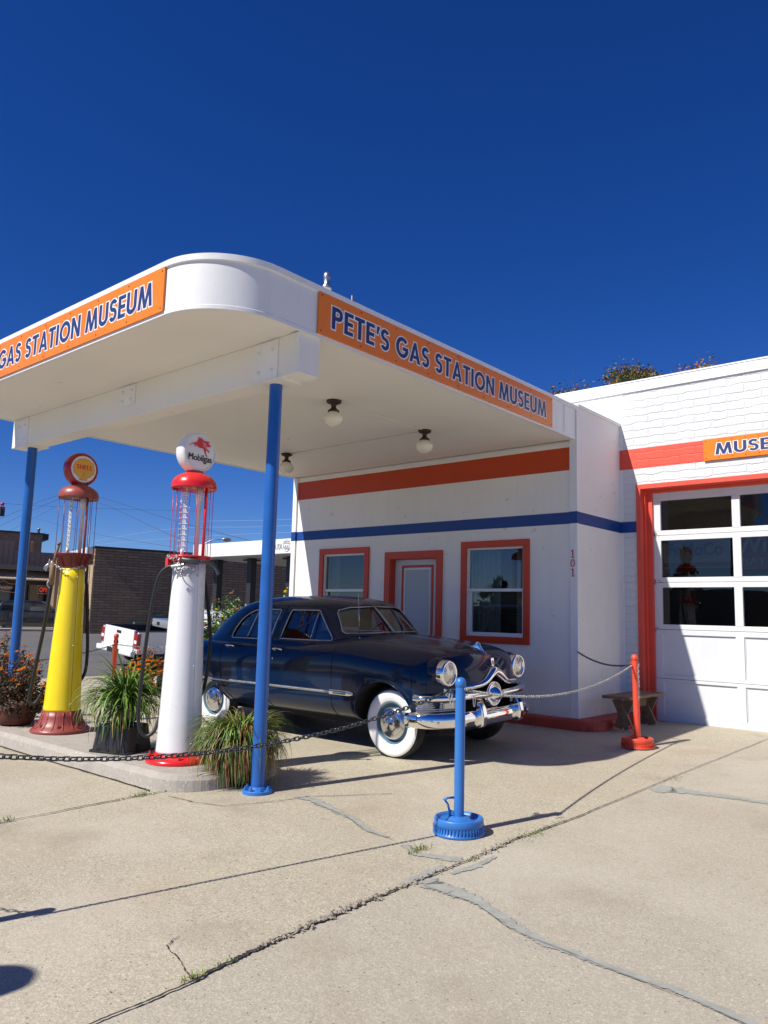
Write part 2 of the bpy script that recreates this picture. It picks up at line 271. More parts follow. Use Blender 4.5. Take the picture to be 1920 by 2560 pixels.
def copytree(o,parent=None):
    c=o.copy(); COL.objects.link(c); c.parent=parent
    for ch in list(o.children): copytree(ch,c)
    return c
def text_polys(s,off=0.0,space=1.0):
    cu=bpy.data.curves.new('t','FONT'); cu.body=s; cu.size=1; cu.offset=off; cu.space_character=space; cu.resolution_u=4; cu.extrude=.5
    o=bpy.data.objects.new('t',cu); COL.objects.link(o); dg=bpy.context.evaluated_depsgraph_get(); dg.update()
    me=bpy.data.meshes.new_from_object(o.evaluated_get(dg)); V=[v.co.copy() for v in me.vertices]; F=[tuple(p.vertices) for p in me.polygons]
    bpy.data.objects.remove(o); bpy.data.curves.remove(cu); bpy.data.meshes.remove(me); return V,F
def text_add(mb,s,origin,right,upv,w,h,mi,off=0.0,depth=.004,base=None,space=1.0,lift=0.0):
    # stretch the word to w x h (from the un-offset outline), origin = lower-left corner
    V0,_=text_polys(s,0,space); x0=min(v.x for v in V0); x1=max(v.x for v in V0); y0=min(v.y for v in V0); y1=max(v.y for v in V0)
    V,F=text_polys(s,off,space); origin,right,upv=Vector(origin),Vector(right).normalized(),Vector(upv).normalized(); nn=right.cross(upv)
    mb.add([origin+right*((v.x-x0)/(x1-x0)*w)+upv*((v.y-y0)/(y1-y0)*h)+nn*(lift+(v.z+.5)*depth) for v in V],F,mi)
def _off(poly,e):
    n=len(poly); ar=sum(poly[i][0]*poly[(i+1)%n][1]-poly[(i+1)%n][0]*poly[i][1] for i in range(n)); P_=poly if ar>0 else poly[::-1]; out=[]
    for i in range(n):
        a,b,c=P_[i-1],P_[i],P_[(i+1)%n]; d1=Vector((b[0]-a[0],b[1]-a[1])).normalized(); d2=Vector((c[0]-b[0],c[1]-b[1])).normalized(); n1=Vector((d1.y,-d1.x)); n2=Vector((d2.y,-d2.x)); k=1+n1.dot(n2); m=(n1+n2)/max(k,.35); out.append((b[0]+m.x*e,b[1]+m.y*e))
    return out
def _R(a,b,c,d): return ('p',[(a,b),(c,b),(c,d),(a,d)])
TT=.20
GL={'P':(.62,[_R(0,0,TT,1),_R(.15,.82,.36,1),_R(.15,.41,.36,.59),('a',.35,.705,.18,.205,-90,90,.18)]),
'E':(.52,[_R(0,0,TT,1),_R(.1,.83,.52,1),_R(.1,.415,.50,.585),_R(.1,0,.52,.17)]),
'T':(.60,[_R(0,.83,.60,1),_R(.2,0,.4,.9)]),
"'":(.2,[('p',[(.03,.62),(.13,.62),(.24,1),(.06,1)])]),
'S':(.56,[('a',.28,.725,.185,.19,25,268,.18),('a',.28,.31,.19,.22,92,-152,.18)]),
'G':(.84,[('a',.44,.5,.34,.41,42,352,.19),_R(.46,.37,.84,.54)]),
'A':(.78,[('p',[(0,0),(.20,0),(.47,1),(.31,1)]),('p',[(.78,0),(.58,0),(.31,1),(.47,1)]),_R(.18,.2,.60,.36)]),
'I':(.20,[_R(0,0,TT,1)]),
'O':(.92,[('a',.46,.5,.36,.41,0,360,.195)]),
'N':(.74,[_R(0,0,.19,1),_R(.55,0,.74,1),('p',[(.0,1),(.21,1),(.74,0),(.53,0)])]),
'M':(.96,[('p',[(0,0),(.19,0),(.29,1),(.12,1)]),('p',[(.96,0),(.77,0),(.67,1),(.84,1)]),('p',[(.12,1),(.31,1),(.56,.0),(.40,.0)]),('p',[(.84,1),(.65,1),(.40,.0),(.56,.0)])]),
'U':(.70,[_R(0,.33,.195,1),_R(.505,.33,.70,1),('a',.35,.34,.253,.25,180,360,.195)]),
'1':(.34,[_R(.12,.0,.24,1),_R(0,0,.34,.10),('p',[(.12,1),(.12,.84),(0,.78),(0,.88)])]),
'0':(.50,[('a',.25,.5,.19,.44,0,360,.11)]),
'C':(.80,[('a',.44,.5,.34,.41,48,312,.19)]),'F':(.50,[_R(0,0,TT,1),_R(.1,.83,.50,1),_R(.1,.42,.47,.59)]),'H':(.70,[_R(0,0,TT,1),_R(.5,0,.7,1),_R(.1,.41,.6,.59)]),'L':(.48,[_R(0,0,TT,1),_R(.1,0,.48,.17)]),' ':(.26,[])}
def glyph_text(sx_text,origin,right,upv,w,h,e,lift,gap=.10,word=None):
    # bold stroke lettering; returns one MB per word
    origin,right,upv=Vector(origin),Vector(right).normalized(),Vector(upv).normalized(); nn=right.cross(upv); W=sum(GL[c][0]+gap for c in sx_text)-gap; k=w/W; x=0; out=[MB()]; li=0
    for c in sx_text:
        gw,prims=GL[c]
        if c==' ': out.append(MB())
        for pr in prims:
            li+=1; l=lift+(li%7)*.00012
            if pr[0]=='p': poly=[_off(pr[1],e)]
            else:
                _,cx,cy,rx,ry,a0,a1,t=pr; full=abs(a1-a0)>=360; n=28 if abs(a1-a0)>200 else 16; da=0 if full else math.degrees(e/((rx+ry)/2))*(1 if a1>a0 else -1); A0,A1=a0-da,a1+da; strip=[]
                for i in range(n+1):
                    a=R_(A0+(A1-A0)*i/n); d=t/2+e; strip.append(((cx+(rx-d)*math.cos(a),cy+(ry-d)*math.sin(a)),(cx+(rx+d)*math.cos(a),cy+(ry+d)*math.sin(a))))
                vs=[];
                for i_,o_ in strip: vs+=[i_,o_]
                out[-1].add([origin+right*((x+u)*k)+upv*(v*h)+nn*l for u,v in vs],[((2*i,2*i+1,2*i+3,2*i+2) if a1>a0 else (2*i+2,2*i+3,2*i+1,2*i)) for i in range(n)]); continue
            for P_ in poly: out[-1].add([origin+right*((x+u)*k)+upv*(v*h)+nn*l for u,v in P_],[tuple(range(len(P_)))])
        x+=gw+gap
    return [m for m in out if m.v]
def interp(tab,x):
    # smooth monotone-ish Hermite through (x, v) rows
    t=tab
    if x<=t[0][0]: return t[0][1]
    if x>=t[-1][0]: return t[-1][1]
    for i in range(len(t)-1):
        if t[i][0]<=x<=t[i+1][0]: break
    def d(k):
        if k<=0 or k>=len(t)-1: 
            k0=min(max(k,0),len(t)-1); a=max(k0-1,0); b=min(k0+1,len(t)-1); return (t[b][1]-t[a][1])/(t[b][0]-t[a][0])
        s1=(t[k][1]-t[k-1][1])/(t[k][0]-t[k-1][0]); s2=(t[k+1][1]-t[k][1])/(t[k+1][0]-t[k][0])
        return 0 if s1*s2<=0 else 2*s1*s2/(s1+s2)
    h=t[i+1][0]-t[i][0]; u=(x-t[i][0])/h; m0,m1=d(i)*h,d(i+1)*h
    return (2*u**3-3*u*u+1)*t[i][1]+(u**3-2*u*u+u)*m0+(-2*u**3+3*u*u)*t[i+1][1]+(u**3-u*u)*m1
def boolean(o,cutters):
    for c in cutters:
        md=o.modifiers.new('b','BOOLEAN'); md.operation='DIFFERENCE'; md.solver='EXACT'; md.object=c
    dg=bpy.context.evaluated_depsgraph_get(); dg.update(); me=bpy.data.meshes.new_from_object(o.evaluated_get(dg))
    o.modifiers.clear(); old=o.data; o.data=me; me.name=old.name; bpy.data.meshes.remove(old)
    for c in cutters: bpy.data.objects.remove(c)
    return o
# ---------------------------------------------------------------- ground
G=0.02706
def hz(x,y):
    a=G*max(-14,min(1.35,y)); t=min(1,max(0,(-x-8.5)/3.0)); return a*(1-t)-.12*t+(.12*min(1,max(0,(-x-24)/12)))*t
xs=[-11,-10,-9,-8,-6]+[i*1.0 for i in range(-5,13)]+[16,24,40]; ys=[-40,-24,-16,-14,-12,-10,-8,-6,-4,-2,0,1.35,3,8,20,60]
mb=MB(); mb.grid([[(x,y,hz(x,y)) for y in ys] for x in xs]); tag(mb.obj('concrete_lot','concrete'),kind='structure')
mb=MB(); X2=[-600,-200,-80,-60,-44,-36,-30,-24,-18,-14,-12,-11,-10,-6,20,60,200,600]; Y2=[-600,-200,-80,-40,-24,-14,-8,-4,0,1.35,4,8,14,20,30,60,200,600]
mb.grid([[(x,y,hz(x,y)-.012) for y in Y2] for x in X2]); tag(mb.obj('street','asphalt'),kind='structure')
NV=Vector((.96,-.28,0)); UV=Vector((.28,.96,0)); CB=Vector((4.58,-9.007,0))
def st(a,b,z): p=CB-NV*b+UV*a; return (p.x,p.y,z)     # street frame: a along the far kerb, b away from the camera
mb=MB()
for i in range(-3,8):
    a0,a1=i*9,(i+1)*9; mb.add([st(a0,47.2,-.02),st(a1,47.2,-.02),st(a1,55,-.02),st(a0,55,-.02),st(a0,47.2,.11),st(a1,47.2,.11),st(a1,55,.11),st(a0,55,.11)],[(4,5,6,7),(0,1,5,4)],0)
tag(mb.obj('far_pavement','sidewalk'),kind='structure')
def ribbon(name,pts,wid,m,lift,jag=.25,sub=10,kind='structure',seed=1):
    rd=random.Random(seed); L=[];Rr=[]; P=[]
    for i in range(len(pts)-1):
        for k in range(sub):
            t=k/sub; P.append((pts[i][0]*(1-t)+pts[i+1][0]*t,pts[i][1]*(1-t)+pts[i+1][1]*t,(wid[i]*(1-t)+wid[i+1]*t) if isinstance(wid,list) else wid))
    P.append((*pts[-1],wid[-1] if isinstance(wid,list) else wid)); off=0
    for i,p in enumerate(P):
        a=P[max(0,i-1)]; b=P[min(len(P)-1,i+1)]; d=Vector((b[0]-a[0],b[1]-a[1])); d=d.normalized() if d.length>0 else Vector((1,0)); nrm=Vector((-d.y,d.x)); off=off*.85+rd.uniform(-1,1)*p[2]*jag*(.28 if m=='filler' else .6)
        for arr,sg in ((L,1),(Rr,-1)):
            w=p[2]*.5*(1+rd.uniform(-jag,jag)); x=p[0]+nrm.x*(sg*w+off); y=p[1]+nrm.y*(sg*w+off); arr.append((x,y,hz(x,y)+lift))
    mb=MB(); mb.grid([L,Rr],sm=False); return tag(mb.obj(name,m),kind=kind)
JX=[(1.80,-9.5),(1.8,-7.33),(1.81,-6.95),(1.78,-6.7),(1.77,-6.54),(1.77,-6.32),(1.755,-6.11),(1.76,-5.93),(1.77,-5.73),(1.77,-5.41),(1.78,-4.93),(1.775,-4.39),(1.82,-3.67),(1.83,-2.9),(1.84,-1.98),(1.87,-.83),(1.9,.61),(1.92,1.3)]
patchA=[(1.78,-5.33),(1.85,-5.40),(2.0,-5.38),(2.22,-5.43),(2.49,-5.56),(2.7,-5.64),(2.9,-5.65),(3.28,-5.67),(3.47,-5.70),(4.3,-5.9),(5.5,-6.1)]
ribbon('pavement_patch',patchA,[.12,.13,.12,.07,.06,.055,.05,.045,.05,.05,.05],'filler',.004,.26,26,seed=3)
ribbon('pavement_patch',[(-.10,-4.55),(.2,-4.60),(.62,-4.72),(.94,-4.87),(1.12,-4.90)],[.10,.09,.05,.045,.03],'filler',.004,.35,24,seed=4)
ribbon('pavement_patch',[(1.30,-4.95),(1.47,-5.04),(1.62,-5.0),(1.74,-4.95)],[.05,.06,.07,.09],'filler',.004,.32,22,seed=5)
ribbon('pavement_patch',[(1.74,-5.50),(1.73,-5.3),(1.72,-5.1)],[.05,.07,.04],'filler',.004,.34,22,seed=6)
ribbon('pavement_patch',[(1.84,-5.18),(1.86,-5.0),(1.85,-4.75)],[.03,.06,.03],'filler',.004,.34,22,seed=16)
ribbon('pavement_patch',[(1.88,-2.42),(2.0,-2.28),(2.26,-2.26),(2.54,-2.25),(2.8,-2.22),(3.6,-2.3)],[.16,.22,.13,.10,.07,.05],'filler',.004,.3,26,seed=7)
ribbon('pavement_joint',JX,[.010,.010,.012,.018,.022,.011,.026,.020,.016,.009,.008,.013,.011,.008,.008,.007,.007,.007],'sealer',.009,.45,22,seed=8)
ribbon('pavement_joint',[(-2.5,-6.5),(-1.07,-6.45),(-1.035,-6.14),(-1.03,-5.79),(-1.02,-5.4),(-.98,-5.16)][1:],[.008,.012,.016,.014,.01],'sealer',.009,.5,16,seed=9)
ribbon('pavement_joint',[(-1.5,-9.0),(-1.2,-7.6),(-1.07,-6.45)],.012,'sealer',.009,.4,16,seed=10)
ribbon('pavement_joint',[(-7,-5.24),(-4.1,-5.245),(-2.56,-5.25),(-1.36,-5.25),(-1.1,-5.27)],.02,'sealer',.009,.3,16,seed=11)
ribbon('pavement_crack',[(-.85,-5.25),(-.55,-5.22),(-.3,-5.15),(-.12,-4.8),(-.02,-4.5),(.4,-4.0)],.006,'sealer',.006,.8,10,seed=12)
ribbon('pavement_crack',[(1.40,-6.70),(1.44,-6.80),(1.56,-6.83),(1.71,-6.88),(1.79,-6.9)],.0045,'sealer',.006,1.2,12,seed=13)
for k,(pp,sd) in enumerate((([(1.85,-5.45),(2.2,-5.47),(2.5,-5.62),(2.9,-5.67),(3.4,-5.72),(4.2,-5.9)],14),([(0.1,-4.62),(.6,-4.74),(.9,-4.9),(1.2,-4.93)],15))):
    ribbon('pavement_crack',pp,.0028,'sealer',.011,.9,14,seed=sd)
# loose chips along the joint
mb=MB(); rd=random.Random(5)
for i in range(420):
    k=rd.choice([4,5,5,5,6,6,7,7,8,9,10,10,11]); t=rd.random(); x=JX[k][0]*(1-t)+JX[k+1][0]*t+rd.gauss(-.008,.016); y=JX[k][1]*(1-t)+JX[k+1][1]*t; s=rd.uniform(.002,.0085); z=hz(x,y)+.009
    T=Matrix.Translation((x,y,z+s*.3))@Matrix.Rotation(rd.random()*6,4,'Z')@Matrix.Rotation(rd.uniform(-.5,.5),4,'X'); mb.box((-s,-s*.7,-s*.5),(s,s*.7,s*.45),0,T)
tag(mb.obj('concrete_rubble','chipm'),kind='stuff')
def tuft(x,y,L,n,w,label,seed):
    rd=random.Random(seed); mb=MB()
    for i in range(n):
        bx,by=x+rd.gauss(0,w*.35),y+rd.gauss(0,w); a=rd.random()*6.28; l=L*rd.uniform(.4,1); b=rd.uniform(.3,1.2); pts=[]
        for k in range(4): t=k/3; pts.append((bx+math.cos(a)*b*l*t**1.4,by+math.sin(a)*b*l*t**1.4,hz(bx,by)+.004+l*(t-.35*t*t*b)))
        q=(-math.sin(a),math.cos(a)); ww=[.0022,.0022,.0016,.0003]
        mb.grid([[(p[0]+q[0]*ww[k],p[1]+q[1]*ww[k],p[2]) for k,p in enumerate(pts)],[(p[0]-q[0]*ww[k],p[1]-q[1]*ww[k],p[2]) for k,p in enumerate(pts)]],rd.choice([0,0,1,2]),False)
    return tag(mb.obj('weed_tuft',['gleafA','gleafB','gleafC'],fix=False),label,'weed','weeds in the pavement cracks')
tuft(-1.02,-5.38,  .05,60,.07,'grassy weed tuft in the crack at the end of the kerb island',1)
tuft(1.44,-4.98,.035,80,.055,'grassy weed tuft on the grey patch in front of the blue bollard',2)
tuft(1.79,-6.89,.03,60,.03,'small green weed in the dark joint nearest the camera',3)
tuft(1.80,-4.17,.022,110,.13,'low green weeds filling the joint right of the blue bollard',4)
tuft(-1.06,-6.43,.07,30,.03,'sparse weed sprig in the crack at the left edge of the lot',5)
tuft(1.79,-4.88,.015,40,.04,'tiny weed in the joint where the grey patches meet',6)
tuft(1.78,-6.72,.018,35,.05,'thin dry weed in the joint behind the nearest green one',7)
tuft(1.77,-5.72,.014,30,.05,'tiny dry weed in the rubble of the long joint',8)
tuft(1.86,-1.9,.02,50,.12,'faint low weed in the joint near the garage',9)
# kerb island
mb=MB(); isl=[]
zt=-.005; x1,y0,y1=-.74,-5.22,-3.98; rC=.42
def islp(inset,xl=-9.2):
    P=[(xl,y0+inset)]
    for k in range(11): a=-math.pi/2+k/10*math.pi/2; P.append((x1-rC+(rC-inset)*math.cos(a),y0+rC+(rC-inset)*math.sin(a)))
    for k in range(11): a=k/10*math.pi/2; P.append((x1-rC+(rC-inset)*math.cos(a),y1-rC+(rC-inset)*math.sin(a)))
    P.append((xl,y1-inset)); return P
rows=[[(x,y,hz(x,y)-.02) for x,y in islp(0)],[(x,y,zt-.045) for x,y in islp(.012)],[(x,y,zt-.008) for x,y in islp(.035)],[(x,y,zt) for x,y in islp(.05)]]
mb.grid(rows,0,False); k=len(mb.v)-len(rows[-1]); mb.f.append(tuple(range(k,len(mb.v)))); mb.m.append(0); mb.s.append(False)
tag(mb.obj('kerb_island','curbconc'),kind='structure')
# ---------------------------------------------------------------- office building with canopy
ZSO,ZCT=3.612,4.056; XL=-5.28; DP=-5.715; RC=.62
off=empty('gas_station_office',(-2.6,2,0),'small white gas station office with red and blue stripes and a canopy on blue posts','building')
def P(name,mb_,m,parent=off,**k):
    o=mb_.obj(name,m,None,**k)
    if parent is not None: o.parent=parent; o.matrix_parent_inverse=(Matrix.Translation(parent.location) if parent.type=='EMPTY' else Matrix()).inverted()
    return o
def wall_open(mb,x0,x1,z0,z1,y,opens,depth,mi=0):
    # wall in plane y facing -Y with openings [(x0,x1,z0,z1)], reveals going back by depth
    xs=sorted({x0,x1,*[o[0] for o in opens],*[o[1] for o in opens]}); zs=sorted({z0,z1,*[o[2] for o in opens],*[o[3] for o in opens]})
    for i in range(len(xs)-1):
        for j in range(len(zs)-1):
            cx,cz=(xs[i]+xs[i+1])/2,(zs[j]+zs[j+1])/2
            if any(o[0]<cx<o[1] and o[2]<cz<o[3] for o in opens): continue
            mb.add([(xs[i],y,zs[j]),(xs[i+1],y,zs[j]),(xs[i+1],y,zs[j+1]),(xs[i],y,zs[j+1])],[(0,1,2,3)],mi)
    for a,b,c,d in opens:
        mb.add([(a,y,c),(b,y,c),(b,y,d),(a,y,d),(a,y+depth,c),(b,y+depth,c),(b,y+depth,d),(a,y+depth,d)],[(0,1,5,4),(1,2,6,5),(2,3,7,6),(3,0,4,7)],mi)
W1=(-4.505,-3.605,1.08,2.278); W2=(-1.68,-.775,1.08,2.278); DO=(-3.075,-2.208,.10,2.165)
mb=MB(); wall_open(mb,XL,0,0,ZSO,0,[W1,W2,DO],.14)
mb.add([(0,0,0),(0,1.28,0),(0,1.28,ZCT-.012),(0,0,ZCT-.012)],[(0,1,2,3)]); mb.add([(XL,0,0),(XL,7,0),(XL,7,ZSO),(XL,0,ZSO)],[(0,1,2,3)])
P('wall',mb,'white',fix=False)
# stripes as thin painted bands (relief of the paint film)
def band(name,x0,x1,z0,z1,y,m,par=off):
    b=MB(); b.box((x0,y-.0025,z0),(x1,y+.001,z1)); return P(name,b,m,par)
band('red_stripe',-5.19,-.09,3.231,3.532,0,'stripe_red'); band('blue_stripe',-5.19,-.09,2.536,2.687,0,'stripe_blue')
b=MB(); b.box((-.001,.0,2.536),(.0035,1.2795,2.687)); P('blue_stripe',b,'stripe_blue')
for x0,x1,tb in ((-.09,.004,ZCT),(XL-.004,-5.19,ZSO)):
    b=MB(); b.box((x0,-.032,.13),(x1,-.0005,tb)); b.box((x0+.005,-.034,.13),(x0+.018,-.03,tb)); P('corner_trim',b,'metalwhite')
    b=MB(); b.box((x0-.003,-.0365,2.536),(x1+.003,-.0005,2.687)); P('trim_stripe',b,'stripe_blue')
b=MB(); b.box((-.004,-.03,.13),(.012,.008,ZCT+.01)); P('corner_bead',b,'metalwhite'); b=MB(); b.box((-.0055,-.037,2.536),(.0145,.0085,2.687)); P('bead_stripe',b,'stripe_blue')
b=MB(); b.box((-.02,.0,ZCT-.012),(.022,1.2795,ZCT+.03)); P('wall_cap',b,'metalwhite')
def frame(mb,o,w,y0,y1,mi=0,bottom=True,inset=0):
    a,b2,c,d=o; a-=inset;b2+=inset;c-=inset;d+=inset
    mb.box((a-w,y0,d),(b2+w,y1,d+w),mi); mb.box((a-w,y0,c if bottom else c),(a,y1,d),mi); mb.box((b2,y0,c),(b2+w,y1,d),mi)
    if bottom: mb.box((a-w,y0,c-w),(b2+w,y1,c),mi)
def window(par,o,y,curt):
    b=MB(); frame(b,o,.093,y-.028,y-.0005,0); w=P('window',b,'trimred',par,bevel=.003)
    a,b2,c,d=o; zm=1.70; b=MB(); frame(b,(a+.026,b2-.026,c+.026,d-.026),.026,y+.012,y+.10,0); b.box((a+.026,y+.02,zm-.02),(b2-.026,y+.07,zm+.02)); b.box((a+.026,y+.045,c+.026),(a+.052,y+.09,zm-.02)); b.box((b2-.052,y+.045,c+.026),(b2-.026,y+.09,zm-.02)); b.box((a+.052,y+.045,c+.026),(b2-.052,y+.09,c+.05))
    P('sash_frame',b,'vinyl',w,bevel=.002)
    for z0,z1,yy in ((zm+.02,d-.026,y+.04),(c+.05,zm-.02,y+.065)):
        b=MB(); b.add([(a+.026,yy,z0),(b2-.026,yy,z0),(b2-.026,yy,z1),(a+.026,yy,z1)],[(0,1,2,3)]); P('glass',b,'pane',w,fix=False)
    b=MB(); rows=[[],[]]; rd=random.Random(int(a*100)); X=a
    for (xa,xb) in curt:
        rows=[[],[]]; n=int((xb-xa)/.02)
        for k in range(n+1):
            x=xa+(xb-xa)*k/n; yy=y+.22+.022*math.sin(k*1.7+rd.random()*.8); rows[0].append((x,yy,1.0)); rows[1].append((x,yy,2.45))
        b.grid(rows)
    P('curtain',b,'curtain',w,fix=False)
window(off,W1,0,[(-4.55,-4.33),(-3.85,-3.55)]); window(off,W2,0,[(-1.75,-1.25),(-1.02,-.72)])
# door
b=MB(); frame(b,DO,.108,-.028,-.0005,0,False)
dr=P('door',b,'trimred',off,bevel=.003)
b=MB(); a,b2,c,d=DO; b.box((a,0,c),(a+.005,.138,d)); b.box((b2-.005,0,c),(b2,.138,d)); b.box((a+.005,0,d-.005),(b2-.005,.138,d)); P('reveal',b,'trimred',dr)
b=MB(); b.box((a+.006,.10,c),(b2-.006,.139,d-.006)); P('door_slab',b,'doorwhite',dr,bevel=.003)
b=MB(); frame(b,(-2.90,-2.375,.35,2.04),.035,.088,.0995,0); P('glazing_bead',b,'trimred',dr,bevel=.003)
b=MB(); frame(b,(-2.865,-2.41,.385,2.005),.02,.092,.0985,0); P('glazing_frame',b,'vinyl',dr)
b=MB()
for k in range(60): z=.40+k*.0268; b.box((-2.86,.0945,z),(-2.415,.0965,z+.0245))
P('blind',b,'blind',dr,fix=False)
b=MB(); b.lathe([(.028,0),(.028,-.012),(.012,-.014),(.012,-.035),(.026,-.045),(.026,-.065),(.01,-.072)],(-2.28,.098,1.05),'y',16); P('door_handle',b,'steel',dr)
# interior room (office) and ceiling/roof slab
b=MB(); b.box((XL+.05,.30,.05),(-.65,3.5,3.3)); o=P('room',b,'room'); 
b=MB(); b.box((XL+.02,0.02,ZSO+.002),(-.002,1.27,ZCT-.015)); P('roof',b,'metalwhite')
# red base kerb
mb=MB(); 
def kp(i):
    Pn=[(XL-.1,.05),(XL-.1,-.10+i)]; r=.26
    for k in range(9): an=-math.pi/2+k/8*math.pi/2; Pn.append((.30-i-r+r*math.cos(an),-.13+i+r+r*math.sin(an)))
    Pn+= [(.30-i,1.278),(-.2,1.278)]; return Pn
rows=[[(x,y,hz(x,y)-.02) for x,y in kp(0)],[(x,y,.105) for x,y in kp(.004)],[(x,y,.125) for x,y in kp(.025)]]
mb.grid(rows,0,False,True); k=len(mb.v)-len(rows[-1]); mb.f.append(tuple(range(k,len(mb.v)))); mb.m.append(0); mb.s.append(False); P('base_kerb',mb,'curbred')
# canopy: soffit + fascia following the rounded corners
def cpath(inset=0):
    Pn=[(XL+inset,0.0)]
    for k in range(41): an=math.pi+k/40*math.pi/2; Pn.append((XL+RC+(RC-inset)*math.cos(an),DP+RC+(RC-inset)*math.sin(an)))
    for k in range(41): an=-math.pi/2+k/40*math.pi/2; Pn.append((-RC+(RC-inset)*math.cos(an),DP+RC+(RC-inset)*math.sin(an)))
    Pn.append((0-inset,-.033)); return Pn
can=MB(); pth=cpath(0)
prof=[(.03,ZSO+.012),(.03,ZSO),(0,ZSO),(0,ZSO+.03),(.004,ZSO+.035),(.004,ZCT-.055),(-.014,ZCT-.05),(-.014,ZCT),(.03,ZCT+.006)]
rows=[[(x,y,z) for x,y in cpath(i)] for i,z in prof]
can.grid(rows,0,False)
for i in range(len(can.s)): 
    can.s[i]=False
fas=P('canopy',can,'fascia')
for p_ in fas.data.polygons:
    p_.use_smooth=False
b=MB(); Pn=cpath(.029); b.add([(x,y,ZSO+.011) for x,y in Pn],[tuple(range(len(Pn)))]); sf=P('soffit',b,'soffit',fas,fix=False)
b=MB(); b.tube([(-1.294,-3.125,ZSO+.004),(-1.30,-1.48,ZSO+.004),(-3.85,-1.49,ZSO+.004)],.006,6); P('conduit',b,'soffit',fas)
b=MB(); Pn=cpath(.02); b.add([(x,y,ZCT+.004) for x,y in Pn],[tuple(range(len(Pn)))]); P('canopy_roof',b,'metalwhite',fas,fix=False)
YB=-4.695
b=MB()
for y in (-3.2,-1.55,-.35): b.box((.0038,y,ZSO+.036),(.0062,y+.006,ZCT-.057))
for x in (-1.9,-3.6): b.box((x,DP-.0062,ZSO+.036),(x+.006,DP-.0038,ZCT-.057))
P('fascia_seam',b,'greypaint',fas)
b=MB(); b.box((-5.29,YB-.11,3.268),(-.03,YB+.11,ZSO+.01)); bm_=P('beam',b,'soffit',fas,bevel=.006)
def plate(x0,x1,z0,z1,bolts):
    b=MB(); y=YB-.111; b.box((x0,y-.01,z0),(x1,y,z1)); 
    for bx in (x0+(x1-x0)*.22,x0+(x1-x0)*.78):
        for bz in bolts: b.lathe([(.016,0),(.016,-.006),(.011,-.007),(.011,-.02),(.0,-.021)],(bx,y-.01,bz),'y',6)
    P('bolted_plate',b,'metalwhite',fas)
plate(-.60,-.295,3.272,3.606,(3.35,3.52)); plate(-2.77,-2.485,3.40,3.606,(3.45,3.55)); plate(-5.17,-4.86,3.272,3.606,(3.35,3.52))
b=MB(); b.box((-.64,YB-.13,3.256),(-.25,YB+.13,3.268)); P('post_cap',b,'soffit',fas); b=MB(); b.box((-5.17,YB-.13,3.256),(-4.78,YB+.13,3.268)); P('post_cap',b,'soffit',fas)
b=MB(); b.box((-.055,YB-.13,3.50),(-.028,YB-.112,3.61)); b.box((-.14,YB-.128,3.59),(-.03,YB-.112,3.61)); P('angle_bracket',b,'metalwhite',fas)
for px_,zb in ((-.435,hz(0,-4.7)),(-4.95,-.005)):
    b=MB(); b.lathe([(.056,zb+.01),(.056,3.256)],(px_,YB,0),n=28,cap=False); ps=P('canopy_post',b,'blue')
    b=MB(); b.lathe([(.122,zb-.01),(.122,zb+.022),(.118,zb+.026),(.075,zb+.028),(.068,zb+.045),(.056,zb+.05)],(px_,YB,0),n=28,sm=False)
    for k in range(8):
        an=k*math.pi/4+.3; b.lathe([(.015,zb+.026),(.015,zb+.045),(.008,zb+.046),(.008,zb+.058)],(px_+.098*math.cos(an),YB+.098*math.sin(an),0),n=6,sm=False)
    P('base_flange',b,'bollblue',ps)
# house number on the right trim
for k,ch in enumerate('101'):
    b=glyph_text(ch,(-.082 if ch=='0' else -.072,-.0375,2.10-.118*k),(1,0,0),(0,0,1),.062 if ch=='0' else .044,.10,.0,.0)[0]; P('house_digit',b,'digit',fix=False)
# roof gadget
rg=MB(); rg.lathe([(.02,0),(.02,.24),(.045,.245),(.048,.27),(.026,.30),(.030,.35),(.036,.38),(.024,.41),(.0,.42)],(-.42,-4.15,ZCT+.004),n=14); rg.box((-.46,-4.13,ZCT),(-.38,-3.9,ZCT+.04)); rg.lathe([(.014,0),(.014,.27)],(-.36,-3.86,ZCT+.004),n=8)
tag(rg.obj('roof_vent','steel'),'small grey cast metal fitting standing on the canopy roof edge','vent')
# ---------------------------------------------------------------- signs
def sign(name,o,right,w,h,txt,label,rows,seam=None,pad=(.10,.06),lw=None,cat='sign'):
    o=Vector(o); right=Vector(right); nn=right.cross(Vector((0,0,1))); z=Vector((0,0,1))
    b=MB(); b.prism([(0,0),(w,0),(w,h),(0,h)],o-nn*.0,right,z,nn,.014); root=b.obj(name,'orange'); tag(root,label,cat)
    for nm_,e_,l_,m_ in (('letter_outline',.058,.0146,'signwhite'),('lettering',.0,.0166,'navy')):
        for mb_ in glyph_text(txt,o+right*pad[0]+z*pad[1],right,z,w-2*pad[0],h-2*pad[1],e_,l_): mb_.obj(nm_,m_,root,fix=False)
    b=MB()
    for k in range(9):
        for vz in (.03,h-.03): b.lathe([(.006,0),(.006,.004),(0,.005)],(0,0,0),n=6,T=Matrix.Translation(o+right*(.03+(w-.06)*k/8)+z*vz+nn*.014)@Vector((0,0,1)).rotation_difference(nn).to_matrix().to_4x4())
    b.obj('screw','bronze',root)
    if seam:
        b=MB(); b.prism([(seam,0),(seam+.004,0),(seam+.004,h),(seam,h)],o+nn*.0143,right,z,nn,.0006); b.obj('panel_seam','bronze',root)
    return root
SW=3.985; SH=.369
sign('canopy_sign',(.002,-4.652,3.64),(0,1,0),SW,SH,"PETE'S GAS STATION MUSEUM",'orange sign with the full museum name on the right side of the canopy',1,seam=2.02,pad=(.155,.085))
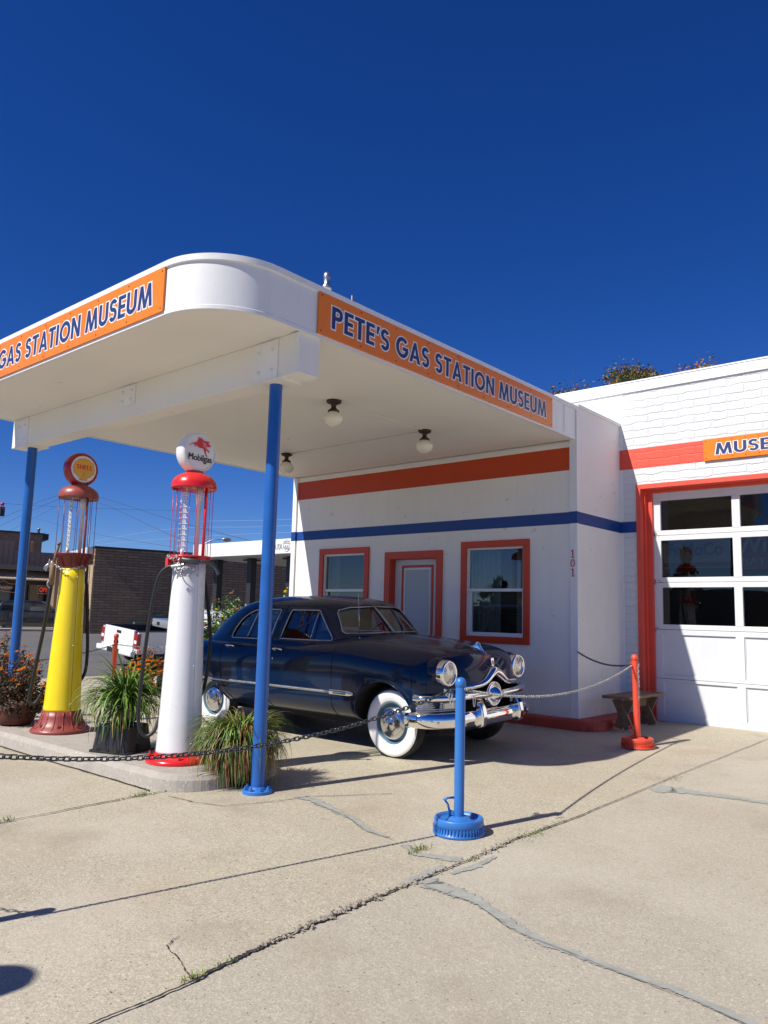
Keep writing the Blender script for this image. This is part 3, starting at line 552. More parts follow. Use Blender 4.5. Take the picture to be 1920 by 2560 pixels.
sign('canopy_sign',(-.63-SW,DP-.002,3.64),(1,0,0),SW,SH,"PETE'S GAS STATION MUSEUM",'orange sign cut off by the left edge, on the front of the canopy',1,seam=2.02,pad=(.155,.085))
# ---------------------------------------------------------------- ceiling lamps
def lamp(x,y,label):
    e=empty('ceiling_lamp',(x,y,ZSO+.010),label,'lamp',group='ceiling lamps under the canopy')
    b=MB(); b.lathe([(.082,0),(.082,-.018),(.07,-.03),(.032,-.045),(.026,-.075),(.04,-.095),(.062,-.11),(.062,-.13),(.0,-.13)],n=24); b.obj('fitter','bronze',e)
    b=MB(); b.lathe([(.055,-.125),(.062,-.14),(.098,-.17),(.112,-.20),(.108,-.225),(.085,-.26),(.05,-.285),(.02,-.296),(0,-.298)],n=28); b.obj('globe','milk',e); return e
lamp(-1.294,-3.125,'white acorn glass lamp nearest the camera, right of the near blue post'); lamp(-1.316,-1.483,'white acorn glass lamp nearest the office wall on the right'); lamp(-3.854,-1.492,'white acorn glass lamp just right of the near blue post, close to the wall')
# ---------------------------------------------------------------- garage
gar=empty('garage_building',(4,4,0),'white painted brick garage with a coral red frame round a large panelled overhead door','building')
YG=1.28; GO=(.298,4.72,0,3.125); b=MB()
wall_open(b,.045,9.5,0,4.52,YG,[GO],.17)
b.add([(9.5,YG,0),(9.5,12,0),(9.5,12,4.5),(9.5,YG,4.5)],[(0,1,2,3)])
wl=P('wall',b,'wbrick',gar,fix=False)
b=MB(); b.box((XL,YG,0),(.0445,YG+.2,4.52)); b.box((.03,YG-.004,ZCT),(.052,YG,4.52)); P('smooth_wall',b,'white',gar)
b=MB(); b.box((-1.6,YG-.022,4.515),(9.52,YG+.25,4.668)); b.box((-1.6,YG-.03,4.652),(9.54,YG+.25,4.672)); P('parapet_flashing',b,'metalwhite',gar)
for x in (1.62,3.9):
    b=MB(); b.box((x,YG-.0235,4.516),(x+.25,YG-.0222,4.65)); P('flashing_lap',b,'metalwhite',gar)
b=MB(); b.box((-1.5,YG+.25,4.45),(9.4,12,4.5)); P('roof',b,'metalwhite',gar)
b=MB(); b.box((.0005,YG-.0025,3.418),(9.5,YG+.001,3.70)); P('coral_stripe',b,'cbrick',gar)
band('blue_stripe',.0005,.237,2.536,2.687,YG,'stripe_blue',gar)
b=MB(); a,b2,c,d=GO; b.box((a-.062,YG-.025,0.02),(a,YG-.0005,d+.065)); b.box((b2,YG-.025,0.02),(b2+.062,YG-.0005,d+.065)); b.box((a,YG-.025,d),(b2,YG-.0005,d+.065)); 
b.box((a,YG-.0005,0.02),(a+.006,YG+.16,d)); b.box((a,YG-.0005,d-.006),(b2,YG+.16,d)); b.box((a+.006,YG+.13,.02),(a+.10,YG+.165,d-.006)); b.box((a+.10,YG+.13,d-.045),(b2-.1,YG+.165,d-.006)); b.box((b2-.1,YG+.13,.02),(b2,YG+.165,d-.006)); b.box((a+.006,YG+.06,.02),(a+.03,YG+.13,d-.006))
P('door_frame',b,'coral',gar,bevel=.003)
# overhead door
YD=YG+.17; x0d,x1d=.383,4.63; ZR=[.025,.115,.548,.632,1.165,1.30,1.792,1.926,2.425,2.562,2.973,3.085]
cw=(x1d-x0d-.112*2-3*.10)/4; cols=[(x0d+.112+k*(cw+.10),x0d+.112+k*(cw+.10)+cw) for k in range(4)]
b=MB()
for (za,zb) in ((ZR[0],ZR[1]),(ZR[2],ZR[3]),(ZR[4],ZR[5]),(ZR[6],ZR[7]),(ZR[8],ZR[9]),(ZR[10],ZR[11])):
    zm=(za+zb)/2
    if za in (ZR[0],ZR[10]): b.box((x0d,YD,za),(x1d,YD+.045,zb))
    else: b.box((x0d,YD,za),(x1d,YD+.045,zm-.0025)); b.box((x0d,YD+.0,zm+.0025),(x1d,YD+.045,zb))
for (za,zb) in ((ZR[1],ZR[2]),(ZR[3],ZR[4]),(ZR[5],ZR[6]),(ZR[7],ZR[8]),(ZR[9],ZR[10])):
    xs_=[(x0d,cols[0][0])]+[(cols[k][1],cols[k+1][0]) for k in range(3)]+[(cols[3][1],x1d)]
    for xa,xb in xs_: b.box((xa,YD-.003,za-.006),(xb,YD+.045,zb+.006))
gd=P('garage_door',b,'doorwhite',gar,bevel=.003)
for (xa,xb) in cols:
    for (za,zb) in ((ZR[1],ZR[2]),(ZR[3],ZR[4])):
        b=MB(); b.box((xa,YD+.022,za),(xb,YD+.03,zb)); frame(b,(xa+.012,xb-.012,za+.012,zb-.012),.012,YD+.014,YD+.022,0); P('panel',b,'doorwhite',gd)
    for (za,zb) in ((ZR[5],ZR[6]),(ZR[7],ZR[8]),(ZR[9],ZR[10])):
        b=MB(); b.add([(xa,YD+.03,za),(xb,YD+.03,za),(xb,YD+.03,zb),(xa,YD+.03,zb)],[(0,1,2,3)]); P('window_pane',b,'garagepane',gd,fix=False)
b=MB(); rd=random.Random(3)
for z in (2.50,1.86,1.235):
    for x in (x0d+.01,):
        for k in range(9): xx=x+rd.uniform(0,.09)*rd.random(); zz=z+rd.uniform(-.03,.03); b.box((xx,YD-.0045,zz),(xx+rd.uniform(.004,.02),YD-.0032,zz+rd.uniform(.003,.012)))
P('rust_mark',b,'rust',gd)
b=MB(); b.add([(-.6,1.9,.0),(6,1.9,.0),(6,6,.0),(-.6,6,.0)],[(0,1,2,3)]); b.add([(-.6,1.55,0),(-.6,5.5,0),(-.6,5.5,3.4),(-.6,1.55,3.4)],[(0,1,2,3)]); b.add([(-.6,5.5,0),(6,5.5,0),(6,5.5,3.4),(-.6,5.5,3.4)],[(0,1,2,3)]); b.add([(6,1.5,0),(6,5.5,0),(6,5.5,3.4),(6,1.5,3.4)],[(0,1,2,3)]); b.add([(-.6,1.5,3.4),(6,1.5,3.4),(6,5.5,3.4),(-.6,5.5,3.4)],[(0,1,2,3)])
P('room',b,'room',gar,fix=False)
# old signs inside the garage
b=MB(); b.box((-.02,2.9,2.15),(.95,2.93,2.6),0); s1=b.obj('enamel_sign','signpale'); tag(s1,'dim pale advertising sign with red lettering seen through the middle row of garage glass','sign')
b=MB(); text_add(b,'FoMoCo',(.04,2.899,2.34),(1,0,0),(0,0,1),.80,.18,0,off=.02); b.obj('lettering','signdark',s1); b=MB(); b.box((-.02,2.894,2.16),(.95,2.899,2.23)); b.obj('red_band','signdark',s1)
b=MB(); b.box((.97,2.95,2.12),(2.1,2.98,2.65)); s2=b.obj('battery_sign','signdark'); tag(s2,'dim dark battery sign with pale lettering behind the middle row of garage glass','sign')
b=MB(); text_add(b,'Willard',(1.02,2.949,2.36),(1,0,0),(0,0,1),1.0,.22,0,off=.02); text_add(b,'BATTERIES',(1.1,2.949,2.18),(1,0,0),(0,0,1),.85,.1,0); b.obj('lettering','signpale',s2)
sign('garage_sign',(1.16,YG-.016,3.42),(1,0,0),1.36,.283,'MUSEUM','orange sign with navy letters on the coral stripe above the garage door',1,pad=(.15,.068))
# ---------------------------------------------------------------- chains
def chain(p0,p1,sag,m,label,link=.042,r=.0042,cat='chain',group='barrier chains',pts=None,extra=None):
    p0,p1=Vector(p0),Vector(p1)
    if pts is None: pts=[p0.lerp(p1,t/80)+Vector((0,0,-4*sag*(t/80)*(1-t/80))) for t in range(81)]
    else: pts=[Vector(p) for p in pts]
    cum=[0]
    for i in range(1,len(pts)): cum.append(cum[-1]+(pts[i]-pts[i-1]).length)
    step=link*.74; n=int(cum[-1]/step); mb=MB(); j=0
    for k in range(n+1):
        d=k*cum[-1]/max(1,n)
        while j<len(cum)-2 and cum[j+1]<d: j+=1
        t=(d-cum[j])/max(1e-9,cum[j+1]-cum[j]); c=pts[j].lerp(pts[j+1],min(1,max(0,t))); tg=(pts[j+1]-pts[j]).normalized()
        sd=tg.cross(Vector((0,0,1))); sd=sd.normalized() if sd.length>1e-3 else Vector((1,0,0)); nn=tg.cross(sd)
        a=math.pi/4+(math.pi/2 if k%2 else 0)+random.uniform(-.15,.15); w=sd*math.cos(a)+nn*math.sin(a); loop=[]
        for q in range(10):
            an=2*math.pi*q/10; lx=math.cos(an); loop.append(c+tg*((link*.5-link*.25)*(1 if lx>0 else -1)*(1 if abs(lx)>.01 else 0)+link*.24*lx)+w*(link*.29*math.sin(an)))
        mb.tube(loop,r,5,closed=True)
    o=mb.obj('barrier_chain',m,fix=False); return tag(o,label,cat,group)
# ---------------------------------------------------------------- bollards
def bollard(x,y,m,label,h=1.025,rot=0,lean=0):
    zb=hz(x,y); e=empty('bollard',(x,y,zb),label,'bollard',rot,'chain bollards with round weighted feet'); e.rotation_euler=(lean,lean*.8,rot)
    b=MB(); b.lathe([(.0345,.08),(.0345,h-.06)],n=24,cap=False); b.obj('pole',m,e)
    b=MB(); b.lathe([(.0345,h-.065),(.0375,h-.063),(.0375,h-.036),(.034,h-.018),(.024,h-.006),(.010,h),(0,h)],n=24); b.obj('dome_cap',m,e)
    b=MB(); b.lathe([(.172,0),(.175,.008),(.171,.016),(.166,.019),(.163,.054),(.168,.058),(.165,.100),(.160,.106),(.148,.107),(.144,.092),(.133,.082),(.115,.080),(.085,.088),(.072,.104),(.055,.110),(.0345,.112)],n=64,cap=False,sm=True); b.obj('drum_foot',m,e)
    b=MB()
    for k in range(48):
        a=2*math.pi*k/48; T=Matrix.Rotation(a,4,'Z')@Matrix.Translation((.1655,0,.037)); b.box((-.005,-.0042,-.019),(.007,.0042,.019),0,T)
    b.obj('foot_ribs',m,e)
    b=MB(); b.tube([(-.052,-.03,.09),(-.056,-.034,.14),(-.065,-.04,.185),(-.082,-.046,.208),(-.095,-.04,.212),(-.075,-.015,.222),(-.02,.01,.226)],.0075,6); b.tube([(-.052,-.03,.09),(-.05,-.03,.15),(-.035,-.02,.14),(-.02,-.035,.09)],.006,6); b.obj('lift_handle',m,e)
    b=MB()
    for sg in (-1,1): b.tube([(sg*.034,0,h-.085),(sg*.048,-.004*sg,h-.085),(sg*.052,0,h-.10),(sg*.048,0,h-.118),(sg*.034,0,h-.118)],.0035,6)
    b.obj('chain_eye',m,e)
    return e
BX=(1.405,-4.50); RX=(1.02,-.655); BB=(.40,-7.85); CC=(-3.0,-8.3)
bollard(*BX,'bollblue','blue bollard on a ribbed blue drum foot in front of the old car',rot=.3)
bollard(*RX,'bollred','red bollard with a red drum foot beside the wooden bench',h=.985,rot=.5,lean=-.02)
bollard(*BB,'bollblue','blue bollard outside the left edge that casts its shadow at the lower left',rot=1)
bollard(*CC,'bollblue','farther blue bollard outside the left edge of the photo')
zt=lambda x,y,h: hz(x,y)+h
chain((BB[0]+.05,BB[1]+.02,zt(*BB,.91)),(BX[0]-.045,BX[1]-.03,zt(*BX,.94)),.235,'chaindark','long dark chain sagging from the blue bollard across the pump base to the left edge')
chain((BX[0]+.045,BX[1]+.0,zt(*BX,.945)),(RX[0]-.04,RX[1]-.03,zt(*RX,.865)),.155,'steel','silver chain sagging from the blue bollard to the red one before the car bumper',link=.034,r=.0036)
chain((0.012,-.035,.935),(RX[0]-.04,RX[1]+.01,zt(*RX,.875)),.07,'chaindark','short dark chain from the corner of the office wall to the red bollard',link=.034,r=.0036)
chain((CC[0],CC[1],zt(*CC,.9)),(BB[0]-.04,BB[1],zt(*BB,.9)),.4,'chaindark','dark chain outside the left edge whose shadow shows at the lower left')
chain((RX[0]+.03,RX[1]-.03,zt(*RX,.86)),None or (RX[0]+.045,RX[1]-.05,zt(*RX,.52)),0,'steel','loose silver chain end hanging down the red bollard',link=.034,r=.0034)
b=MB()
for k,(dx,dz,an) in enumerate(((-.075,.0,.4),(-.055,-.03,1.4),(-.095,-.01,2.3),(-.06,-.07,1.5))):
    loop=[]
    for q in range(12): a=2*math.pi*q/12; u_,v_=.030*math.cos(a),.012*math.sin(a); loop.append((BX[0]+dx+u_*math.cos(an)-v_*math.sin(an),BX[1]-.05+.01*k,zt(*BX,.925)+dz+u_*math.sin(an)+v_*math.cos(an)))
    b.tube(loop,.004,6,closed=True)
b.obj('chain_clip','chrome'); tag(bpy.data.objects['chain_clip'],'bright snap hooks joining the chain to the blue bollard','clip')
b=MB(); loop=[]
for q in range(12): a=2*math.pi*q/12; loop.append((BX[0]+.10+.008*math.cos(a),BX[1]+.02,zt(*BX,.875)+.04*math.sin(a)))
b.tube(loop,.003,5,closed=True); tag(b.obj('chain_hook','steel'),'small dark hook hanging from the silver chain right of the blue bollard','hook')
# ---------------------------------------------------------------- bench
e=empty('bench',(.44,.66,hz(.4,.66)),'low weathered wooden bench against the red garage frame','bench')
b=MB(); b.box((-.19,-.55,.375),(.17,.53,.41)); b.obj('seat','wood',e,bevel=.006)
b=MB(); b.box((-.03,-.40,.25),(.01,.40,.34)); b.obj('stretcher','wood',e,bevel=.004)
for y in (-.36,.36):
    for sg in (-1,1):
        b=MB(); T=Matrix.Translation((0,y+sg*.019,.19))@Matrix.Rotation(sg*.42,4,'Y'); b.box((-.055,-.018,-.195),(.055,.018,.20),0,T)
        for i,v in enumerate(b.v): b.v[i]=(v[0],v[1],min(.374,max(.0,v[2])))
        b.obj('leg','wood',e)
# ---------------------------------------------------------------- gas pumps
def circ(cy,cz,r,n=48): return [(cy+r*math.cos(2*math.pi*k/n),cz+r*math.sin(2*math.pi*k/n)) for k in range(n)]
PEGP=[(365,308),(372,300),(435,264),(446,264),(458,282),(452,300),(458,326),(448,328),(436,302),(440,284),(434,280),(378,306)]+[] 
PEG1=[(446,264),(470,262),(478,250),(486,228),(500,208),(487,204),(490,193),(512,195),(540,204),(560,216),(568,236),(665,255),(640,274),(690,325),(612,330),(622,345),(600,350),(612,385),(612,400),(618,432),(634,460),(632,478),(622,470),(604,436),(592,408),(580,380),(568,352),(540,350),(505,338),(478,318),(462,300),(452,282)]
PEG2=[(612,345),(632,364),(658,388),(664,408),(654,416),(646,402),(624,380),(606,362)]
def pegp(L): return [((x-537)/210*.158,(410+.17*(x-537)-y)/245*.158) for x,y in L]
def shell_poly():
    P_=[(-.30,-.80),(-.34,-.98),(-.10,-.92),(0,-.98),(.10,-.92),(.34,-.98),(.30,-.80)]; n=9
    for k in range(n*4+1):
        a=-.62+(math.pi+1.24)*k/(n*4); rr=.93+.045*abs(math.sin(k/4*math.pi)); P_.append((rr*math.cos(a),rr*math.sin(a)*.93+.02))
    return P_
def tri_poly(P_): return P_
def pump(x,y,z,kind,label):
    e=empty('gas_pump',(x,y,z),label,'gas pump',group='visible gravity gas pumps')
    W=kind=='white'
    colm='pumpwhite' if W else 'yellow'; base='pumpred' if W else 'primer'; cap='pumpred' if W else 'primer'; rod='pumpred' if W else 'bowl'
    b=MB()
    if W: b.lathe([(.278,0),(.283,.012),(.27,.035),(.235,.055),(.205,.072),(.202,.085)],n=48)
    else: b.lathe([(.30,0),(.308,.012),(.295,.035),(.255,.06),(.225,.10),(.205,.16),(.196,.225)],n=48)
    for k in range(8):
        a=k*math.pi/4+.2; r=.245 if W else .25; b.lathe([(.012,.03 if W else .045),(.012,.07 if W else .085),(.006,.071 if W else .09),(.006,.095 if W else .11)],(r*math.cos(a),r*math.sin(a),0),n=6,sm=False)
    if not W:
        for k in range(16):
            a=k*math.pi/8; b.tube([((r+.002)*math.cos(a+s_),(r+.002)*math.sin(a+s_),h) for (r,h,s_) in ((.285,.04,.0),(.25,.068,0),(.222,.108,0),(.202,.165,0),(.196,.22,0))],.0045,5)
    b.obj('base_skirt',base,e)
    b=MB(); b0,b1=(.085,1.745) if W else (.225,1.75); rb=.198 if W else .192; rt=.142 if W else .125
    b.lathe([(rb,b0),(rb-.002,b0+.02)]+[(rb+(rt-rb)*(t**.85),b0+(b1-b0)*t) for t in [i/12 for i in range(1,13)]],n=56); cl=b.obj('column',colm,e)
    b=MB()
    for a in (-.02,2.4):
        b.tube([((rb+(rt-rb)*(t**.85)+.0005)*math.cos(a),(rb+(rt-rb)*(t**.85)+.0005)*math.sin(a),b0+(b1-b0)*t) for t in [i/12 for i in range(0,13)]],.0022,4)
    b.obj('column_seam','greypaint' if W else 'primer',cl)
    b=MB()
    for a in (-.06,):
        for t in (.05,.45,.93): r=rb+(rt-rb)*t**.85; b.lathe([(.009,0),(.009,.004),(.004,.009)],(0,0,0),n=8,T=Matrix.Rotation(a,4,'Z')@Matrix.Translation((r,0,b0+(b1-b0)*t))@Matrix.Rotation(math.pi/2,4,'Y'))
    b.obj('column_screw','steel',cl)
    zr=1.80 if W else 1.90; zc=2.435 if W else 2.53
    b=MB()
    if W: b.lathe([(.12,1.735),(.15,1.76),(.188,zr-.012),(.192,zr),(.186,zr+.008),(.12,zr+.008)],n=48)
    else: b.lathe([(.125,1.74),(.15,1.79),(.175,1.85),(.205,zr-.012),(.212,zr),(.205,zr+.008),(.12,zr+.008)],n=48)
    for k in range(10):
        a=k*.628; r=(.19 if W else .205); b.tube([(.14*math.cos(a),.14*math.sin(a),1.76),(r*math.cos(a),r*math.sin(a),zr-.01)],.004,5)
    b.obj('bowl','pumpred' if W else 'bowl',e)
    b=MB(); ga=.142; b.lathe([(ga,zr+.008),(ga,zc)],n=40,cap=False); b.obj('glass_cylinder','tube',e,fix=False)
    b=MB(); rr_=.182 if W else .195
    for k in range(8):
        a=k*math.pi/4+.35; b.tube([(rr_*math.cos(a),rr_*math.sin(a),zr),(rr_*math.cos(a),rr_*math.sin(a),zc+.02)],.0031,6)
    b.obj('guard_rod',rod,e)
    b=MB(); a=.12; b.lathe([(.013,zr),(.013,zc+.02)],(.168*math.cos(a),.168*math.sin(a),0),n=10); b.obj('support_pipe',cap,e)
    # gallon markers on a rail + overflow pipe
    b=MB(); mx,my=-.045,-.06; b.box((mx-.003,my+.012,zr+.01),(mx+.003,my+.02,zc)); n=11; b.lathe([(.014,zr+.01),(.014,zr+.07)],(mx,my,0),n=10)
    right=Vector((.70,.71,0)).normalized(); fwd=Vector((.71,-.70,0)).normalized(); zv=Vector((0,0,1)); stepz=(zc-zr-.07)/n
    for k in range(n):
        z0=zr+.045+stepz*k; o_=Vector((mx,my,z0)); 
        if W: b.prism([(-.034,0),(.034,0),(.034,.006),(.022,.010),(.016,stepz*.78),(-.016,stepz*.78),(-.022,.010),(-.034,.006)],o_,right,zv,fwd,.006); b.prism([(-.034,0),(-.042,.008),(-.042,.0),(-.034,-.004)],o_,right,zv,fwd,-.03)
        else: b.prism([(-.017,0),(.017,0),(.017,stepz*.9),(-.017,stepz*.9)],o_,right,zv,fwd,.006)
    mk=b.obj('gallon_marker','signwhite',e)
    b=MB()
    for k in range(n):
        z0=zr+.045+stepz*k; o_=Vector((mx,my,z0)); num=str(n-1-k) if k<n-1 else '10'
        if W:
            num=str(10-k) if k<10 else '0'; wv=.009 if len(num)<2 else .017
            text_add(b,num,o_+fwd*.0065-right*wv*.5+zv*.014,right,zv,wv if num!='1' else .004,.024,0,off=.01,depth=.001)
        else: b.prism(circ(.006,stepz*.62,.006,8),o_,right,zv,fwd,.0072)
    b.obj('marker_digits','greypaint' if W else 'logoblack',mk)
    b=MB(); ox,oy=.045,.035; b.lathe([(.018,zr+.01),(.018,zc-.12),(.035,zc-.118),(.035,zc)],(ox,oy,0),n=18); b.obj('overflow_pipe','globewhite',e)
    b=MB(); r=.208 if W else .214; b.lathe([(0,zc+.006),(r-.014,zc+.004),(r-.002,zc-.012),(r,zc),(r*.985,zc+.035),(r*.93,zc+.07),(r*.8,zc+.10),(r*.6,zc+.125),(r*.42,zc+.138),(r*.38,zc+.158),(0,zc+.158)],n=56); b.obj('cap',cap,e)
    # globe facing +X
    gz=(2.765 if W else 2.85); gr=.19; b=MB()
    b.lathe([(.160,-.066),(.166,-.070),(.179,-.058),(.187,-.042),(gr,-.02),(gr,.02),(.187,.042),(.179,.058),(.166,.070),(.160,.070),(.158,.064)] if W else [(.150,-.066),(.157,-.070),(.174,-.060),(.186,-.042),(gr,-.02),(gr,.02),(.186,.042),(.174,.060),(.157,.070),(.150,.070),(.148,.064)],(0,0,gz),'x',64,cap=False); 
    b.lathe([(.075,gz-gr-.03),(.075,gz-gr+.02)],n=24); gl=b.obj('globe','globewhite' if W else 'shellred',e)
    for sg in (1,-1):
        b=MB(); rf=.160 if W else .150; b.lathe([(rf,.064*sg),(rf*.66,.069*sg),(rf*.33,.071*sg),(0,.0715*sg)],(0,0,gz),'x',56,cap=False); b.obj('globe_face','globewhite',gl)
    ex,ez,nx=Vector((0,1,0)),Vector((0,0,1)),Vector((1,0,0))
    if W:
        b=MB(); [b.prism(pegp(L),(.0722+.0002*i,0,gz),ex,ez,nx,.0015) for i,L in enumerate((PEGP,PEG1,PEG2))]; b.obj('horse_emblem','logored',gl)
        b=MB()
        for k in range(4): b.prism([(0,0),(.040,-.002),(.041,-.005),(.0,-.003)],(.0745,.012+.004*k,gz+.098-.0125*k),ex,ez,nx,.0006)
        b.obj('wing_lines','globewhite',gl)
        b=MB(); [text_add(b,'Mobilgas',(.0722+.0002*i_,-.130+dx_,gz-.100+dz_),(0,1,0),(0,0,1),.254,.078,0,off=0,depth=.0015) for i_,(dx_,dz_) in enumerate(((0,0),(.0022,0),(.0011,.0012),(.0032,.0006)))]; b.obj('lettering','logoblack',gl)
    else:
        sp=[(p[0]*.126,p[1]*.126) for p in shell_poly()]; b=MB(); b.prism([(p[0]*1.035,p[1]*1.035) for p in sp],(.0722,0,gz),ex,ez,nx,.001); b.obj('shell_outline','logored',gl)
        b=MB(); b.prism(sp,(.0734,0,gz),ex,ez,nx,.001); b.obj('shell_emblem','shellyel',gl)
        b=MB()
        for k in range(8):
            a=math.pi/2+(k-3.5)*.30; b.prism([(-.0012+.012*(k-3.5)*.3,-.09),(.0012+.012*(k-3.5)*.3,-.09),(.106*math.cos(a)+.001,.098*math.sin(a)),(.106*math.cos(a)-.001,.098*math.sin(a))],(.0746,0,gz),ex,ez,nx,.0003)
        b.obj('shell_ribs','orange',gl)
        b=glyph_text('SHELL',(.0752,-.092,gz-.004),(0,1,0),(0,0,1),.186,.052,.0,.0)[0]; b.obj('lettering','logored',gl)
    return e,zr
pw,_=pump(-1.425,-4.775,-.005,'white','white column gas pump with a red cap and a white winged horse globe')
py_,_=pump(-3.66,-4.72,-.005,'yellow','yellow column gas pump with a dull red cap and a red rimmed scallop shell globe')
def cat(pts,n=10):
    P_=[Vector(p) for p in pts]; out=[]
    for i in range(len(P_)-1):
        p0=P_[max(0,i-1)];p1=P_[i];p2=P_[i+1];p3=P_[min(len(P_)-1,i+2)]
        for k in range(n):
            t=k/n; out.append(.5*((2*p1)+(-p0+p2)*t+(2*p0-5*p1+4*p2-p3)*t*t+(-p0+3*p1-3*p2+p3)*t**3))
    out.append(P_[-1]); return out
def pump_extra(e,W):
    rt=Vector((.7564,.6536,0)); fd=Vector((.6536,-.7564,0))
    def q(a,d,z): v=rt*a+fd*d; return (v.x,v.y,z)
    hm='rubber'
    if W:
        b=MB(); b.tube(cat([q(-.10,.14,1.705),q(-.17,.13,1.69),q(-.24,.12,1.60),q(-.29,.10,1.35),q(-.33,.08,.95),q(-.355,.07,.50),(q(-.345,.06,.30)),q(-.29,.05,.215),q(-.22,.04,.25),q(-.19,.0,.36)]),.0165,10); b.obj('hose',hm,e)
        b=MB(); b.tube(cat([q(.08,-.16,1.70),q(.13,-.16,1.5),q(.205,-.10,1.08),q(.20,-.10,.85),q(.165,-.12,.62),q(.10,-.18,.5)]),.0165,8); b.obj('hose',hm,e)
        # nozzle lying across the front, spout to the right
        b=MB(); b.tube(cat([q(-.02,.18,1.765),q(.06,.19,1.755),q(.13,.18,1.745)]),[.026]*21,10); b.tube(cat([q(.10,.18,1.75),q(.19,.17,1.745),q(.26,.15,1.71),q(.30,.14,1.64)]),.0165,8); b.obj('nozzle','chaindark',e)
        b=MB(); b.tube(cat([q(-.12,.15,1.70),q(-.05,.17,1.71),q(.0,.18,1.72)]),.017,8); b.tube(cat([q(-.08,.17,1.70),q(-.05,.19,1.64),(q(.02,.19,1.62)),q(.08,.18,1.66),q(.09,.17,1.73)]),.006,6); b.obj('hose_fitting','steel',e)
        b=MB(); b.box((-.02,-.02,-.04),(.02,.02,.05),0,Matrix.Translation(q(-.165,.10,1.735))); b.obj('hook','pumpred',e)
        pts=cat([q(-.17,.10,1.80),q(-.12,.16,1.77),q(-.07,.18,1.79),q(-.03,.20,1.70),q(-.01,.21,1.64),q(-.05,.21,1.60),q(-.02,.21,1.67),q(.05,.20,1.69),q(.09,.19,1.66)],8)
    else:
        b=MB(); b.tube(cat([q(-.16,.14,1.72),q(-.17,.14,1.50),q(-.215,.12,1.1),q(-.27,.10,.75),q(-.31,.08,.48),q(-.33,.07,.33),q(-.27,.06,.29),q(-.22,.04,.38)]),.020,10); b.obj('hose',hm,e)
        b=MB(); b.tube([q(-.165,.14,1.55),q(-.165,.14,1.80)],.030,10); b.tube([q(-.16,.14,1.78),q(-.115,.15,2.0)],.016,10); b.lathe([(.021,0),(.023,.015),(.012,.03)],q(-.113,.15,1.99),n=10); b.obj('nozzle','wood',e)
        b=MB(); b.tube(cat([q(.08,-.14,1.72),q(.125,-.13,1.5),q(.155,-.12,1.2),q(.185,-.11,.85),q(.17,-.13,.62),q(.10,-.16,.5)]),.018,8); b.obj('hose',hm,e)
        b=MB(); b.tube(cat([q(-.17,.14,1.80),q(-.23,.15,1.76),q(-.25,.15,1.72)]),.014,6); b.tube(cat([q(-.2,.15,1.83),q(-.21,.16,1.76),q(-.23,.16,1.70)]),.008,6); b.tube(cat([q(-.19,.15,1.60),q(-.20,.16,1.56),q(-.17,.16,1.52)]),.010,6); b.obj('nozzle_lever','steel',e)
        pts=cat([q(-.15,.15,1.78),q(-.08,.17,1.74),q(0,.18,1.72),q(.08,.16,1.735),q(.14,.10,1.77)],8)
    c=[Vector(p) for p in pts]; c=[e.location+p for p in c]
    o=chain(None or (0,0,0),(0,0,1),0,'steel','x',link=.036,r=.0035,pts=c); o.parent=e; o.matrix_parent_inverse=Matrix.Translation(e.location).inverted(); o.name='lock_chain'
    for k in ('label','category','group'): del o[k]
pump_extra(pw,True); pump_extra(py_,False)
# ---------------------------------------------------------------- potted plants on the island
def blades(mb,c,n,L,w,rd,droop=1.0,r0=.05,mats=(0,0,1,2),ub=(.2,1.3),asym=1.0):
    for i in range(n):
        a=rd.random()*2*math.pi; l=L*rd.uniform(.55,1.08); e0=rd.uniform(*ub); bx=c[0]+r0*rd.random()*math.cos(a); by=c[1]+r0*rd.random()*math.sin(a)
        d=Vector((math.cos(a),math.sin(a),0)); p=Vector((bx,by,c[2])); el=e0; pts=[]; N=8; ww=w*rd.uniform(.6,1.2); bend=droop*rd.uniform(1.6,3.0)/N; side=Vector((-d.y,d.x,0)); tw=rd.uniform(-.25,.25)
        for k in range(N+1):
            t=k/N; pts.append((p.copy(),ww*(.55+.9*t if t<.4 else max(.05,1.0-(t-.4)**1.5*1.9))*.5)); p=p+(d*math.cos(el)+Vector((0,0,math.sin(el))))*(l/N)*1.0; p+=side*tw*l/N*t; el=max(-1.5,el-bend*(.5+t))
        mid=rd.uniform(.1,.25); mi=rd.choice(mats)
        rows=[[tuple(q+side*hw+Vector((0,0,hw*mid*2))) for q,hw in pts],[tuple(q) for q,hw in pts],[tuple(q-side*hw+Vector((0,0,hw*mid*2))) for q,hw in pts]]
        mb.grid(rows,mi,True)
GM=['gleafA','gleafB','gleafC','gleafD']
cx,cy=-2.20,-4.86; cr=empty('plant_crate',(cx,cy,-.005),'upturned black plastic crate on the kerb island between the two pumps','crate',rz=.35)
b=MB(); h=.245
lo=[(-.205,-.19),(.205,-.19),(.205,.19),(-.205,.19)]; 
def rrect(w,d,r,n=5):
    out=[]
    for sx,sy,a0 in ((1,1,0),(-1,1,90),(-1,-1,180),(1,-1,270)):
        for k in range(n+1): a=R_(a0+90*k/n); out.append((sx*(w-r)+r*math.cos(a),sy*(d-r)+r*math.sin(a)))
    return out
rows=[[(x,y,z) for x,y in rrect(w,d,.05)] for w,d,z in ((.225,.215,0),(.225,.215,.018),(.205,.195,.02),(.180,.170,h-.012),(.170,.160,h),(.150,.14,h),(.145,.135,h-.012))]
b.grid(rows,0,False,True); k=len(b.v)-24; b.f.append(tuple(range(k,k+24))); b.m.append(0); b.s.append(False)
b.obj('body','black',cr)
b=MB()
